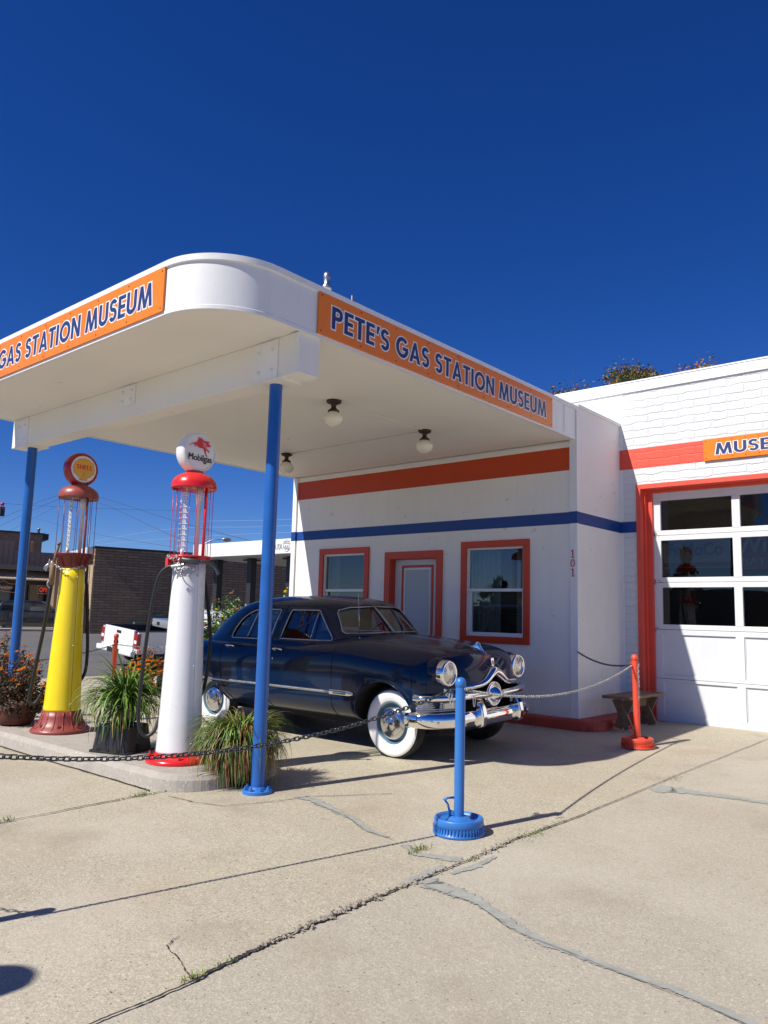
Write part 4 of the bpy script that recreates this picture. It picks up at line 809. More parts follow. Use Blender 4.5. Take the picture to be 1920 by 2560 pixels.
for sx in (-1,0,1):
    b.prism([(-.012,0),(.012,0),(.012,.02),(-.012,.02)],(sx*.11,-.2075,.02),(1,0,0),(0,0,1),(0,-1,0),.003)
b.prism([(-.03,0),(.03,0),(.03,.05),(.018,.066),(-.018,.066),(-.03,.05)],(.198,-.03,.012),(0,1,0),(0,0,1),(1,0,0),.012); b.obj('drain_hole','cardark',cr)
pot=empty('flower_pot',(cx,cy,.240),'green pot of arching bright green grass standing on the black crate','potted plant')
b=MB(); b.lathe([(.075,0),(.115,.03),(.135,.10),(.13,.16),(.138,.175),(.13,.185),(.115,.18),(.0,.165)],n=28); b.obj('pot','potgreen',pot)
rd=random.Random(11); b=MB(); blades(b,(0,0,.16),420,.60,.020,rd,1.1,.08,(0,0,0,1),(.5,1.5)); blades(b,(0,0,.16),150,.50,.018,rd,1.2,.10,(0,0,1,2),(-.1,.8)); blades(b,(0,0,.18),9,.66,.024,rd,.5,.05,(0,0,1),(1.2,1.5)); b.obj('foliage',GM,pot,fix=False)
gp=empty('ornamental_grass',(-.80,-4.60,hz(0,-4.6)),'drooping green and straw coloured grass clump in a dark pot behind the near blue post','potted plant')
b=MB(); b.lathe([(.14,0),(.17,.15),(.19,.34),(.18,.36),(0,.345)],n=24); b.obj('pot','potdark',gp)
b=MB(); rd=random.Random(12); blades(b,(0,0,.38),1250,.44,.010,rd,1.2,.19,(0,0,0,1,1,2,3),(-.1,1.35)); blades(b,(0,0,.36),900,.46,.009,rd,1.6,.19,(2,3,3,1,0),(-.6,.5)); b.obj('foliage',GM,gp,fix=False)
# leafy shrubs / flowers
def leaf(mb,p,s,rd,mi):
    a,bq=rd.random()*6.28,rd.uniform(-1.1,1.1); d=Vector((math.cos(a)*math.cos(bq),math.sin(a)*math.cos(bq),math.sin(bq))); w=d.orthogonal().normalized(); w=Matrix.Rotation(rd.random()*6.28,3,d)@w
    n=d.cross(w); P_=Vector(p); mb.add([P_,P_+d*s*.5+w*s*.28+n*s*.06,P_+d*s,P_+d*s*.5-w*s*.28+n*s*.06],[(0,1,2,3)],mi)
def flower(mb,p,s,rd,mi):
    P_=Vector(p)
    for ring in range(3):
        for k in range(7):
            a=k*.9+ring*.4+rd.random()*.3; e_=.1+ring*.5; d=Vector((math.cos(a)*math.cos(e_),math.sin(a)*math.cos(e_),math.sin(e_))); w=Vector((-math.sin(a),math.cos(a),0)); q=P_+d*s*(1-.2*ring); mb.add([P_,P_+d*s*.6+w*s*.28,q,P_+d*s*.6-w*s*.28],[(0,1,2,3)],mi)
def shrub(name,c,rx,ry,rz,nst,nleaf,ls,leafm,flow,label,catg,seed,stem='browndark',group=None,potm=None,fl_top=True):
    rd=random.Random(seed); e=empty(name,c,label,catg,group=group); sb=MB(); lb=MB(); fb=MB()
    if potm: b=MB(); b.lathe([(.13,0),(.19,.03),(.215,.16),(.20,.26),(.18,.27),(0,.26)],n=24); b.obj('pot',potm,e)
    tips=[]
    for i in range(nst):
        a=rd.random()*6.28; r=math.sqrt(rd.random()); bulge=rd.uniform(.55,1.0)**.5; tx,ty=rx*r*math.cos(a),ry*r*math.sin(a); tz=rz*(1-.55*r*r)*rd.uniform(.55,1.06)
        pts=[Vector((tx*t**.7*.9+rd.gauss(0,.012),ty*t**.7*.9+rd.gauss(0,.012),tz*t)) for t in (0,.25,.5,.75,1)]; sb.tube(pts,[.006,.005,.004,.003,.0015],4); tips.append(pts)
    for i in range(nleaf):
        pts=rd.choice(tips); t=rd.uniform(.35,1.0)*4*.999; k=int(t); p=pts[k].lerp(pts[k+1],t-k)+Vector((rd.gauss(0,ls*1.1),rd.gauss(0,ls*1.1),rd.gauss(0,ls*.9))); leaf(lb,p,ls*rd.uniform(.6,1.3),rd,rd.randrange(len(leafm)))
    for (cnt,mi,fs) in flow:
        for i in range(cnt):
            pts=rd.choice(tips); p=pts[-1]+Vector((rd.gauss(0,.02),rd.gauss(0,.02),rd.uniform(0,.02))); 
            if not fl_top: p=pts[3].lerp(pts[4],rd.random())+Vector((rd.gauss(0,.04),rd.gauss(0,.04),rd.gauss(0,.02)))
            flower(fb,p,fs*rd.uniform(.75,1.2),rd,mi)
    sb.obj('stems',stem,e,fix=False); lb.obj('leaves',leafm,e,fix=False); fb.obj('flowers',['petalO','petalR','petalY','petalP'],e,fix=False); return e
shrub('marigold_plant',(-4.42,-4.86,-.005),.40,.36,.78,90,7500,.032,['browndark','browndark','brownmid','bushB'],[(60,0,.034)],'brown marigold plant with orange flowers in a dark red pot by the far blue post','potted plant',21,group='marigolds',potm='terracotta')
shrub('marigold_plant',(-5.70,-4.40,-.06),.50,.45,1.06,90,8000,.036,['browndark','browndark','brownmid'],[(110,0,.036)],'taller brown marigold plant at the left edge behind the far blue post','potted plant',22,group='marigolds',potm='terracotta')
shrub('marigold_plant',(-7.15,-1.45,-.05),.50,.50,.72,70,4500,.04,['bushB','bushA','brownmid'],[(300,0,.05)],'green marigold bush dense with orange flowers behind the potted grass','flowers',23,stem='bushB',group='marigolds',fl_top=False)
shrub('dahlia_bush',(-7.68,.38,0),.98,.70,1.68,85,15000,.065,['bushA','bushA','bushB','bushC'],[(14,1,.08),(9,3,.07),(5,2,.05)],'tall leafy dahlia bush with red and peach blooms behind the old car','bush',24,stem='bushB')
shrub('dahlia_bush',(-6.15,.6,0),.40,.45,1.50,40,6000,.06,['bushA','bushB','bushC'],[(4,1,.05),(6,3,.04)],'leafy dahlia bush seen over and through the windows of the old car','bush',25,stem='bushB')
rd=random.Random(30); e=empty('yellow_dahlia',(-5.95,.48,0),'single bright yellow dahlia rising above the car roof beside the near blue post','flower'); b=MB(); b.tube([(0,0,0),(.02,0,.8),(0,0,1.66)],.005,6)
for k in range(26): leaf(b,(rd.gauss(0,.04),rd.gauss(0,.04),rd.uniform(.8,1.6)),.07,rd,0)
b.obj('stem','bushA',e,fix=False); b=MB(); flower(b,(0,0,1.68),.06,rd,0); flower(b,(.01,0,1.70),.055,rd,0); flower(b,(.02,.03,1.76),.035,rd,0); b.obj('bloom','petalY',e,fix=False)
# ---------------------------------------------------------------- the old sedan (local x forward from the front axle, z from the ground)
car=empty('vintage_sedan',(-.55,-2.10,hz(0,-2.1)),'dark blue vintage sedan with whitewall tyres and chrome grille parked under the canopy','car'); car.rotation_euler=(math.atan(G),0,0)
TW=[(-4.10,.30),(-4.06,.52),(-3.98,.68),(-3.80,.79),(-3.45,.86),(-2.9,.895),(-2.0,.905),(-1.0,.905),(-.3,.90),(.1,.895),(.27,.88),(.38,.845),(.46,.79),(.54,.68),(.61,.52),(.66,.38),(.70,.24),(.725,.12),(.735,.05)]
TZC=[(-4.10,.70),(-4.06,.82),(-3.98,.90),(-3.80,.97),(-3.55,1.02),(-3.2,1.06),(-2.4,1.09),(-1.4,1.12),(-.9,1.155),(-.65,1.16),(-.3,1.135),(.1,1.10),(.35,1.075),(.50,1.052),(.58,1.02),(.64,.965),(.69,.87),(.72,.77),(.735,.68)]
TZR=[(-4.10,.60),(-4.06,.48),(-3.98,.40),(-3.8,.33),(-3.4,.27),(-2.5,.255),(-.5,.255),(.3,.28),(.50,.32),(.62,.37),(.69,.44),(.72,.52),(.735,.60)]
TSH=[(-4.1,3.0),(-3.8,3.4),(-3.0,4.2),(-1.0,4.6),(.2,4.0),(.40,3.4),(.55,3.0),(.66,2.7),(.735,2.3)]
def sect(x,q):
    # q in 0..1 from rocker-bottom centre round the side to the top centre; returns (y,z) of one half
    w,zc,zr,n=interp(TW,x),interp(TZC,x),interp(TZR,x),interp(TSH,x); zm=zr+(zc-zr)*.46
    if q<.36:
        a=(1-q/.36)*math.pi/2; m=3.6; return (w*math.cos(a)**(2/m),zm-(zm-zr)*math.sin(a)**(2/m))
    a=(q-.36)/.64*math.pi/2; y=w*math.cos(a)**(2/n); z=zm+(zc-zm)*math.sin(a)**(2/n)
    if x>-.9:  # hood and wing crowns with a soft valley between them
        k=min(1,(x+.9)/.6)*min(1,max(0,(.62-x)/.25)); s_=math.sin(a)**3; z+=k*s_*(.016*math.exp(-(y/.30)**2)-.022*math.exp(-((y-.50)/.10)**2)+.012*math.exp(-((y-.68)/.12)**2))
    return (y,z)
def body_y(x,z):
    w,zc,zr,n=interp(TW,x),interp(TZC,x),interp(TZR,x),interp(TSH,x); zm=zr+(zc-zr)*.46
    if z>=zm: t=min(1,(z-zm)/(zc-zm)); return w*(1-t**n)**(1/n)
    t=min(1,(zm-z)/(zm-zr)); return w*(1-t**3.6)**(1/3.6)
xst=[-4.10,-4.085,-4.06,-4.02,-3.98,-3.9]+[-3.8+.1*i for i in range(41)]+[.25,.3,.34,.38,.42,.46,.50,.54,.575,.61,.64,.665,.69,.71,.725,.735]
NQ=44; rows=[]
for x in xst:
    h=[sect(x,k/NQ) for k in range(NQ+1)]; rows.append([(x,-y,z) for y,z in h]+[(x,y,z) for y,z in reversed(h[1:-1])])
b=MB(); b.grid(rows,0,True,True); m_=len(rows[0]); b.f.append(tuple(range(m_))); b.m.append(0); b.s.append(True); k=len(b.v)-m_; b.f.append(tuple(range(k,k+m_))); b.m.append(0); b.s.append(True)
body=b.obj('body',['carpaint','cardark','interior'])
def front_x(y,z):
    lo,hi=-.2,.735
    for _ in range(24):
        m=(lo+hi)/2
        if interp(TZR,m)<z<interp(TZC,m) and body_y(m,z)>=abs(y): lo=m
        else: hi=m
    return lo
def cutter(fn,mi): c=MB(); fn(c); c.m=[mi]*len(c.m); return c.obj('cut',['carpaint','cardark','interior'])
cuts=[]
def arch(xc,zc,r,sq,y0,y1,n=28,flat=None):
    pts=[]
    for k in range(n): a=2*math.pi*k/n; pts.append((xc+r*math.cos(a),zc+(r*sq)*math.sin(a)))
    def f(c): c.prism(pts,(0,y0,0),(1,0,0),(0,0,1),(0,1,0),y1-y0)
    return f
for s_ in (-1,1):
    y0,y1=(.58,1.1) if s_>0 else (-1.1,-.58)
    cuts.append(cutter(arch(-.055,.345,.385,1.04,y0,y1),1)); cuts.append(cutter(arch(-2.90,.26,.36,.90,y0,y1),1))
mouth=[(-.66,.40),(-.70,.50),(-.69,.60),(-.62,.66),(-.45,.70),(-.25,.735),(-.12,.79),(0,.81),(.12,.79),(.25,.735),(.45,.70),(.62,.66),(.69,.60),(.70,.50),(.66,.40),(.55,.25),(-.55,.25)]
cuts.append(cutter(lambda c:c.prism(mouth,(.36,0,0),(0,1,0),(0,0,1),(1,0,0),.5),1))
cuts.append(cutter(lambda c:c.box((-3.0,-.70,.48),(-.86,.70,1.4)),2))
boolean(body,cuts)
body.parent=car
for p_ in body.data.polygons:
    if p_.material_index: p_.use_smooth=False
# cabin / roof as horizontal slices
CW=[(1.0,.835),(1.06,.81),(1.10,.785),(1.25,.745),(1.43,.685),(1.49,.645),(1.54,.565),(1.57,.46),(1.59,.32),(1.598,.12)]
CF=[(1.0,-.52),(1.13,-.60),(1.20,-.655),(1.30,-.755),(1.43,-.895),(1.49,-.975),(1.54,-1.12),(1.57,-1.29),(1.59,-1.48),(1.598,-1.68)]
CR=[(1.0,-3.62),(1.06,-3.50),(1.20,-3.33),(1.35,-3.10),(1.46,-2.86),(1.52,-2.64),(1.56,-2.40),(1.585,-2.16),(1.598,-1.90)]
XC=-1.8; NF=4.6; NR=2.9
def slice_(z,ins,n=72):
    w,f,r=interp(CW,z)-ins,interp(CF,z)-ins,interp(CR,z)+ins; out=[]
    for k in range(n):
        a=2*math.pi*k/n; c,s_=math.cos(a),math.sin(a); N=NF if c>0 else NR; A=(f-XC) if c>0 else (XC-r)
        out.append((XC+A*math.copysign(abs(c)**(2/N),c),w*math.copysign(abs(s_)**(2/ (3.4 if c>0 else 2.9)),s_),z))
    return out
def cab_y(x,z,ins=0):
    w,f,r=interp(CW,z)-ins,interp(CF,z)-ins,interp(CR,z)+ins; N,A=(NF,f-XC) if x>XC else (NR,XC-r); t=min(1,abs((x-XC)/A)); c=t**(N/2); s_=math.sqrt(max(0,1-c*c)); return w*s_**(2/(3.4 if x>XC else 2.9))
def cab_x(y,z,front=True,ins=0):
    w,f,r=interp(CW,z)-ins,interp(CF,z)-ins,interp(CR,z)+ins; e_=3.4 if front else 2.9; s_=min(1,(abs(y)/w))**(e_/2); c=math.sqrt(max(0,1-s_*s_)); return XC+(f-XC)*c**(2/NF) if front else XC-(XC-r)*c**(2/NR)
zl=[1.0,1.04,1.08,1.12,1.16,1.2,1.25,1.3,1.35,1.4,1.44,1.47,1.50,1.52,1.54,1.555,1.57,1.58,1.59,1.595,1.598]
def cabin(ins,zs,mi=0):
    b=MB(); b.grid([slice_(z,ins) for z in zs],mi,True,True); n=72; b.f.append(tuple(reversed(range(n)))); b.m.append(mi); b.s.append(True); k=len(b.v)-n; b.f.append(tuple(range(k,k+n))); b.m.append(mi); b.s.append(True); return b
roof=cabin(0,zl).obj('roof',['carpaint','cardark','interior'])
cuts=[]
inn=cabin(.045,[.9 if False else 1.001]+[z-.02 for z in zl[1:-3]],2)
cuts.append(inn.obj('cut',['carpaint','cardark','interior']))
FWIN=[(-1.69,1.105),(-1.60,1.415),(-1.585,1.43),(-1.20,1.43),(-1.17,1.42),(-.93,1.15),(-.915,1.12),(-.93,1.105)]
RWIN=[(-2.585,1.085),(-2.60,1.11),(-2.56,1.20),(-2.48,1.30),(-2.37,1.37),(-2.24,1.415),(-2.15,1.43),(-1.79,1.43),(-1.775,1.415),(-1.86,1.105),(-1.875,1.09)]
for w_ in (FWIN,RWIN): cuts.append(cutter(lambda c:c.prism(w_,(0,-1.2,0),(1,0,0),(0,0,1),(0,1,0),2.4),1))
WS=[[(s_*.012,1.19),(s_*.012,1.475),(s_*.40,1.462),(s_*.53,1.435),(s_*.565,1.40),(s_*.635,1.21),(s_*.62,1.185)] for s_ in (1,-1)]
for w_ in WS: cuts.append(cutter(lambda c:c.prism(w_,(-1.35,0,0),(0,1,0),(0,0,1),(1,0,0),1.2),1))
RW=[(-.52,1.19),(-.47,1.37),(-.38,1.41),(.38,1.41),(.47,1.37),(.52,1.19)]
cuts.append(cutter(lambda c:c.prism(RW,(-3.8,0,0),(0,1,0),(0,0,1),(1,0,0),1.1),1))
boolean(roof,cuts); roof.parent=car
# glazing
def pane_side(name,w_,s_,x0=None,x1=None):
    b=MB(); pts=[(x,s_*(cab_y(x,z,.02)),z) for x,z in w_]; b.add(pts,[tuple(range(len(pts)))]); return b.obj(name,'carglass',car,fix=False)
for s_ in (-1,1): pane_side('side_window',[(x,z) for x,z in FWIN],s_); pane_side('side_window',RWIN,s_)
for w_ in WS:
    b=MB(); ys=[w_[0][0]+(w_[5][0]-w_[0][0])*k/8 for k in range(9)]; b.grid([[(cab_x(y,z,True,.02),y,z) for y in ys] for z in (1.17,1.22,1.27,1.32,1.37,1.42,1.475)]); b.obj('windshield','carglass',car,fix=False)
b=MB(); b.grid([[(cab_x(y,z,False,.02),y,z) for y in [-.52+1.04*k/8 for k in range(9)]] for z in (1.17,1.25,1.33,1.42)]); b.obj('rear_window','carglass',car,fix=False)
def densify(w_,n=5,closed=True):
    out=[]; m=len(w_)
    for i in range(m if closed else m-1):
        a,c=w_[i],w_[(i+1)%m]
        for k in range(n): out.append((a[0]+(c[0]-a[0])*k/n,a[1]+(c[1]-a[1])*k/n))
    if not closed: out.append(w_[-1])
    return out
for s_ in (-1,1):
    b=MB(); 
    for w_ in (FWIN,RWIN): b.tube([(x,s_*(cab_y(x,z)-.002),z) for x,z in densify(w_)],.0075,6,closed=True)
    b.tube([(x,s_*(cab_y(x,z,.015)),z) for x,z in densify([(-1.215,1.11),(-1.19,1.425)],5,False)],.007,6); b.tube([(x,s_*(cab_y(x,z,.015)),z) for x,z in densify([(-2.30,1.09),(-2.185,1.42)],5,False)],.007,6)
    b.obj('window_trim','steel',car)
b=MB()
for w_ in WS: b.tube([(cab_x(y,z)+.001,y,z) for y,z in densify(w_)],.0075,6,closed=True)
b.tube([(cab_x(0,z)+.004,0,z) for z in (1.185,1.28,1.38,1.47)],.011,6); b.obj('windshield_trim','steel',car)
# interior: seats, steering wheel, dash
b=MB(); b.box((-1.85,-.64,.55),(-1.35,.64,.88)); b.box((-1.98,-.64,.60),(-1.82,.64,1.16)); b.box((-2.85,-.62,.55),(-2.4,.62,.90)); b.box((-2.98,-.62,.6),(-2.82,.62,1.14)); b.obj('seat','interior',car,bevel=.04)
b=MB(); b.box((-1.05,-.69,.95),(-.87,.69,1.10)); b.obj('dashboard','carpaint',car,bevel=.03)
b=MB(); T=Matrix.Translation((-1.18,.36,1.10))@Matrix.Rotation(-1.1,4,'Y'); b.tube([tuple(T@Vector((.2*math.cos(a*.2618),.2*math.sin(a*.2618),0))) for a in range(24)],.011,6,closed=True); b.tube([tuple(T@Vector((-.2,0,0))),tuple(T@Vector((.2,0,0)))],.009,6); b.tube([tuple(T@Vector((0,0,0))),(-.95,.36,.95)],.02,6); b.obj('steering_wheel','black',car)
# wheels
def wheel(x,s_,zc=.335,y=None):
    y=y or .80; b=MB(); R0=.345
    b.lathe([(.215,-.165),(.25,-.172),(.31,-.165),(.335,-.14),(.345,-.10),(.345,-.065),(.335,-.03),(.322,-.012)],(0,0,0),'y',72,cap=False)
    for k in range(96):
        a=2*math.pi*k/96; T=Matrix.Rotation(a,4,'Y')@Matrix.Translation((.3385,-.03,0)); b.box((-.004,-.018,-.0075),(.0045,.012,.0045),0,T)
    w=b.obj('wheel','tyre',car)
    w.location=(x,s_*y,zc); w.rotation_euler=(0,0,0 if s_>0 else math.pi)
    b=MB(); b.lathe([(.3225,-.0125),(.312,-.002),(.29,.004),(.255,.003),(.225,-.004),(.207,-.012),(.205,-.03)],(0,0,0),'y',72,cap=False); b.obj('whitewall','whitewall',w)
    b=MB(); b.lathe([(.206,-.018),(.200,-.012),(.194,-.018),(.188,-.045),(.178,-.058),(.165,-.055),(.142,-.035),(.13,-.03),(.0,-.03)],(0,0,0),'y',64,cap=False); b.obj('rim','rim',w)
    b=MB(); b.lathe([(.160,-.036),(.163,-.024),(.156,-.012),(.136,.002),(.108,.012),(.075,.018),(.064,.018),(.056,.023),(.034,.034),(0,.038)],(0,0,0),'y',56,cap=False)
    b.obj('hubcap','hubchrome',w)
    b=MB()
    for k in range(8):
        a=2*math.pi*k/8; b.lathe([(.006,.0165),(.006,.0185),(0,.019)],(.072*math.cos(a),0,.072*math.sin(a)),'y',8)
    b.obj('hubcap_mark','cardark',w)
    return w
wheel(0,-1); wheel(0,1); wheel(-2.896,-1,y=.79); wheel(-2.896,1,y=.79)
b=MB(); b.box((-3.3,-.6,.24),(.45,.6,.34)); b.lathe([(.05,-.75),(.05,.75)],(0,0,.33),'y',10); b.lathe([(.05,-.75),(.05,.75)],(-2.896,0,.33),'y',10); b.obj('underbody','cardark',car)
# lamps
for s_ in (-1,1):
    b=MB(); yc=s_*.635; zc=.848; b.lathe([(.10,.26),(.140,.36),(.148,.44),(.142,.50),(.127,.527)],(0,yc,zc),'x',40,cap=False); hp=b.obj('headlight_pod','carpaint',car)
    b=MB(); b.lathe([(.128,.515),(.129,.570),(.124,.592),(.114,.603),(.103,.599),(.098,.587)],(0,yc,zc),'x',48,cap=False); h_=b.obj('headlight','chrome',car)
    b=MB(); b.lathe([(.101,.589),(.07,.603),(.035,.612),(0,.615)],(0,yc,zc),'x',40,cap=False); b.obj('lens','lens',h_)
    # parking lamp with ribs
    b=MB()
    for k in range(6):
        z=.492+k*.018; pts=[(.595,s_*.46,z),(.565,s_*.56,z),(.52,s_*.68,z),(.45,s_*.79,z),(.36,s_*.86,z)]; b.tube(cat(pts,5),.0095,6)
    b.prism([(0,0),(.33,0),(.33,.13),(0,.13)],(.585,s_*.50 if s_>0 else -.83,.465),(-.0,1,0),(0,0,1),(-1,0,0),.14) if False else None
    pk=b.obj('parking_lamp','chrome',car); b=MB(); T=Matrix.Translation((.555,s_*.60,.538))@Matrix.Rotation(-s_*-.38,4,'Z'); b.box((-.01,-.07,-.036),(.018,.07,.036),0,T); b.obj('lens','silver',pk,bevel=.006); b=MB(); b.box((-.0,-.055,-.024),(.0205,.055,.024),0,T); b.obj('glass','lens',pk)
# bumper
def sweep(path,prof,closedp=False):
    # path: list of (x,y) plan points, prof: list of (outward, z)
    rows=[]
    for i,p in enumerate(path):
        a=path[max(0,i-1)]; c=path[min(len(path)-1,i+1)]; d=Vector((c[0]-a[0],c[1]-a[1])).normalized(); n=Vector((d.y,-d.x)); rows.append([(p[0]+n.x*o,p[1]+n.y*o,z) for o,z in prof])
    return rows
def plan(x0,yw,xr,n=40,pw=3.2):
    out=[]
    for k in range(n+1):
        a=-math.pi/2+math.pi*k/n; out.append((xr+(x0-xr)*math.cos(a)**(2/pw) if math.cos(a)>0 else xr, yw*math.copysign(abs(math.sin(a))**(2/pw),math.sin(a))))
    return out
bp_=[(-.03,.335),(.002,.338),(.020,.352),(.034,.39),(.036,.415),(.030,.45),(.014,.478),(-.005,.488),(-.03,.488),(-.035,.41)]
b=MB(); rows=sweep(plan(.738,.905,.28,pw=2.7),bp_); b.grid(rows,0,True,True); b.f.append(tuple(range(len(bp_)))); b.m.append(0); b.s.append(False); k=len(b.v)-len(bp_); b.f.append(tuple(range(k,k+len(bp_)))); b.m.append(0); b.s.append(False)
bmp=b.obj('front_bumper','chrome',car)
b=MB(); Q=plan(.738,.905,.28,200,2.7)
for (y_) in (-.80,-.62,.62,.80):
    pt=min(Q,key=lambda p:abs(p[1]-y_)); b.lathe([(.014,0),(.012,.008),(.0,.013)],(0,0,0),n=12,T=Matrix.Translation((pt[0]+.030,pt[1]*1.025,.40))@Matrix.Rotation(.3*(1 if y_>0 else -1),4,'Z')@Matrix.Rotation(math.pi/2,4,'Y'))
b.obj('bumper_bolt','chrome',bmp)
for s_ in (-1,1):
    b=MB(); b.prism([(.715,.325),(.768,.320),(.805,.345),(.815,.43),(.80,.51),(.768,.565),(.74,.572),(.72,.545)],(0,s_*.34-.040,0),(1,0,0),(0,0,1),(0,1,0),.080); b.obj('bumper_guard','chrome',car,bevel=.014)
b=MB(); rp=[(-p[0],p[1]) for p in plan(-3.55,.88,-3.3)]
rows=[[(p[0],p[1],z) for p in [(-4.20+(1-abs(y/.88)**5)*-.02+.5*max(0,abs(y/.88)-.85)*2,y) for y in [-.88+1.76*k/30 for k in range(31)]]] for z in (.36,.44,.5)]; b.grid(rows); b.obj('rear_bumper','chrome',car,fix=False)
# grille: horizontal bar with bullet, chevron moulding
br=[(-.03,.585),(.004,.588),(.020,.602),(.026,.62),(.018,.640),(-.005,.652),(-.03,.652)]
b=MB(); rows=sweep(plan(.705,.89,.36,pw=2.5),br); b.grid(rows,0,True,True); b.obj('grille_bar','chrome',car)
b=MB(); b.lathe([(.128,.60),(.132,.65),(.130,.685),(.122,.70),(.112,.706),(.104,.70),(.100,.68)],(0,0,.615),'x',48,cap=False); gb=b.obj('bullet','chrome',car)
b=MB(); b.lathe([(.15,.54),(.145,.60),(.128,.64)],(0,0,.615),'x',40,cap=False); b.obj('bullet_housing','chrome',gb)
b=MB(); b.lathe([(.104,.675),(.09,.70),(.072,.735),(.048,.768),(.022,.787),(0,.792)],(0,0,.615),'x',48,cap=False); b.obj('bullet_nose','chrome',gb)
b=MB(); rows=[]; prf=[(.0,-.022),(.022,-.016),(.030,.0),(.022,.018),(.0,.024)]
for k in range(41):
    y=-.56+1.12*k/40; cz=.70+.115*math.exp(-(y/.16)**2)+.025*(1-abs(y)/.56); w=1+.9*math.exp(-(y/.15)**2); xb=front_x(y,cz+.03)-.006; rows.append([(xb+a*(1.3+.9*math.exp(-(y/.15)**2)),y,cz+c*w*1.15) for a,c in prf])
b.grid(rows); b.obj('hood_moulding','chrome',car)
b=MB(); rows=[]; prf=[(.0,-.02),(.018,-.014),(.022,.0),(.012,.012),(-.02,.02)]
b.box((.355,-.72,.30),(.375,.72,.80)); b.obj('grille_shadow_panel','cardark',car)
# crest badge, hood ornament
b=MB(); b.prism([(-.022,.05),(-.026,.03),(-.018,-.03),(0,-.05),(.018,-.03),(.026,.03),(.022,.05),(0,.042)],(front_x(0,.93)+.004,0,.925),(0,1,0),(-.12,0,.99),(1,0,.12),.012); cb_=b.obj('crest','chrome',car,bevel=.002)
b=MB(); b.prism([(-.012,.022),(-.012,-.012),(0,-.028),(.012,-.012),(.012,.022)],(front_x(0,.93)+.014,0,.925),(0,1,0),(-.12,0,.99),(1,0,.12),.004); b.obj('enamel','digit',cb_)
b=MB(); rows=[]
for k in range(15):
    t=k/14; x=.36+.25*t; z0=sect(x,1)[1]; hh=.012+.07*math.exp(-((t-.55)/.17)**2); ww=.006+.014*math.sin(math.pi*min(1,t*1.05)); rows.append([(x+.03*max(0,q-.3)*0,ww*math.cos(q*math.pi),z0-.01+hh*math.sin(q*math.pi)**.8) for q in [j/8 for j in range(9)]])
b.grid(rows); b.obj('hood_ornament','chrome',car)
b=MB(); b.tube([(x,0,sect(x,1)[1]+.001) for x in [-.6+.1*k for k in range(10)]],.004,5); b.obj('hood_centre_trim','steel',car)
# side strip with wing-shaped front end, door handles, door gaps
def hh_(x): return body_y(x,.59)
for s_ in (-1,1):
    b=MB(); rows=[]; X=[-3.95+.1*k for k in range(33)]+[-.76]
    prf=[(0,-.014),(.009,-.011),(.013,0),(.009,.011),(0,.014)]
    for x in X: rows.append([(x,s_*(hh_(x)+o),.588+z) for o,z in prf])
    b.grid(rows); b.obj('side_moulding','steel',car)
    b=MB(); rows=[]
    for k in range(14):
        x=-.755+.335*k/13; t=k/13; wd=1.9*(1-.75*max(0,(t-.75)/.25)**2); rows.append([(x,s_*(hh_(x)+o*1.3),.592+z*wd) for o,z in prf])
    b.grid(rows); b.obj('moulding_tip','chrome',car)
    b=MB()
    for k in range(5): x=-.70+.0*k; b.tube([(-.70,s_*(hh_(-.7)+.017),.578+.007*k),(-.52,s_*(hh_(-.52)+.017),.578+.007*k)],.0018,4)
    b.obj('moulding_ribs','cardark',car)
    def gap(L): return [(x,s_*(body_y(x,z)+.0005),z) for x,z in densify(L,8,False)]
    for L in ([(-.742,1.06),(-.742,.8),(-.745,.5),(-.75,.325)],[(-1.765,1.08),(-1.765,.8),(-1.765,.5),(-1.77,.325)],[(-2.70,1.04),(-2.63,.80),(-2.60,.60),(-2.52,.47),(-2.42,.36),(-2.36,.325)],[(-2.36,.322),(-1.77,.322),(-.75,.322)]):
        b=MB(); b.tube(gap(L),.0042,5); b.obj('door_gap','cardark',car)
    b=MB(); b.tube([(x,s_*(cab_y(x,z)+.001),z) for x,z in densify([(-1.765,1.10),(-1.73,1.30),(-1.69,1.46),(-1.66,1.475),(-1.15,1.475),(-1.05,1.43)],6,False)],.0035,5); b.tube([(x,s_*(cab_y(x,z)+.001),z) for x,z in densify([(-1.69,1.475),(-2.15,1.475),(-2.40,1.41),(-2.60,1.27),(-2.72,1.08)],6,False)],.0035,5); b.obj('door_gap','cardark',car)
    for xh in (-1.71,-2.60):
        yb=body_y(xh+.05,.985); b=MB(); b.tube(cat([(xh+.012,s_*(yb-.0),.985),(xh+.012,s_*(yb+.03),.99),(xh+.05,s_*(yb+.04),.998),(xh+.14,s_*(yb+.032),.992),(xh+.155,s_*(yb+.02),.985)],5),.0085,8); b.lathe([(.018,0),(.018,.006),(.012,.012)],(0,0,0),n=12,T=Matrix.Translation((xh+.012,s_*(yb-.004),.98))@Matrix.Rotation(-s_*math.pi/2,4,'X')); b.obj('door_handle','chrome',car)
    yb=body_y(-1.7,.90); b=MB(); b.lathe([(.013,0),(.013,.006),(.008,.010)],(0,0,0),n=12,T=Matrix.Translation((-1.69,s_*(yb-.002),.885))@Matrix.Rotation(-s_*math.pi/2,4,'X')); b.obj('door_lock','chrome',car)
    # wheel arch lip
    b=MB(); b.tube([(-.055+.387*math.cos(a),s_*(body_y(-.055+.387*math.cos(a),.345+.402*math.sin(a))-.002),.345+.402*math.sin(a)) for a in [R_(-6+192*k/40) for k in range(41)]],.006,6); b.tube([(-2.90+.362*math.cos(a),s_*(body_y(-2.90+.362*math.cos(a),.26+.326*math.sin(a))-.002),.26+.326*math.sin(a)) for a in [R_(2+176*k/40) for k in range(41)]],.006,6); b.obj('arch_lip','carpaint',car)
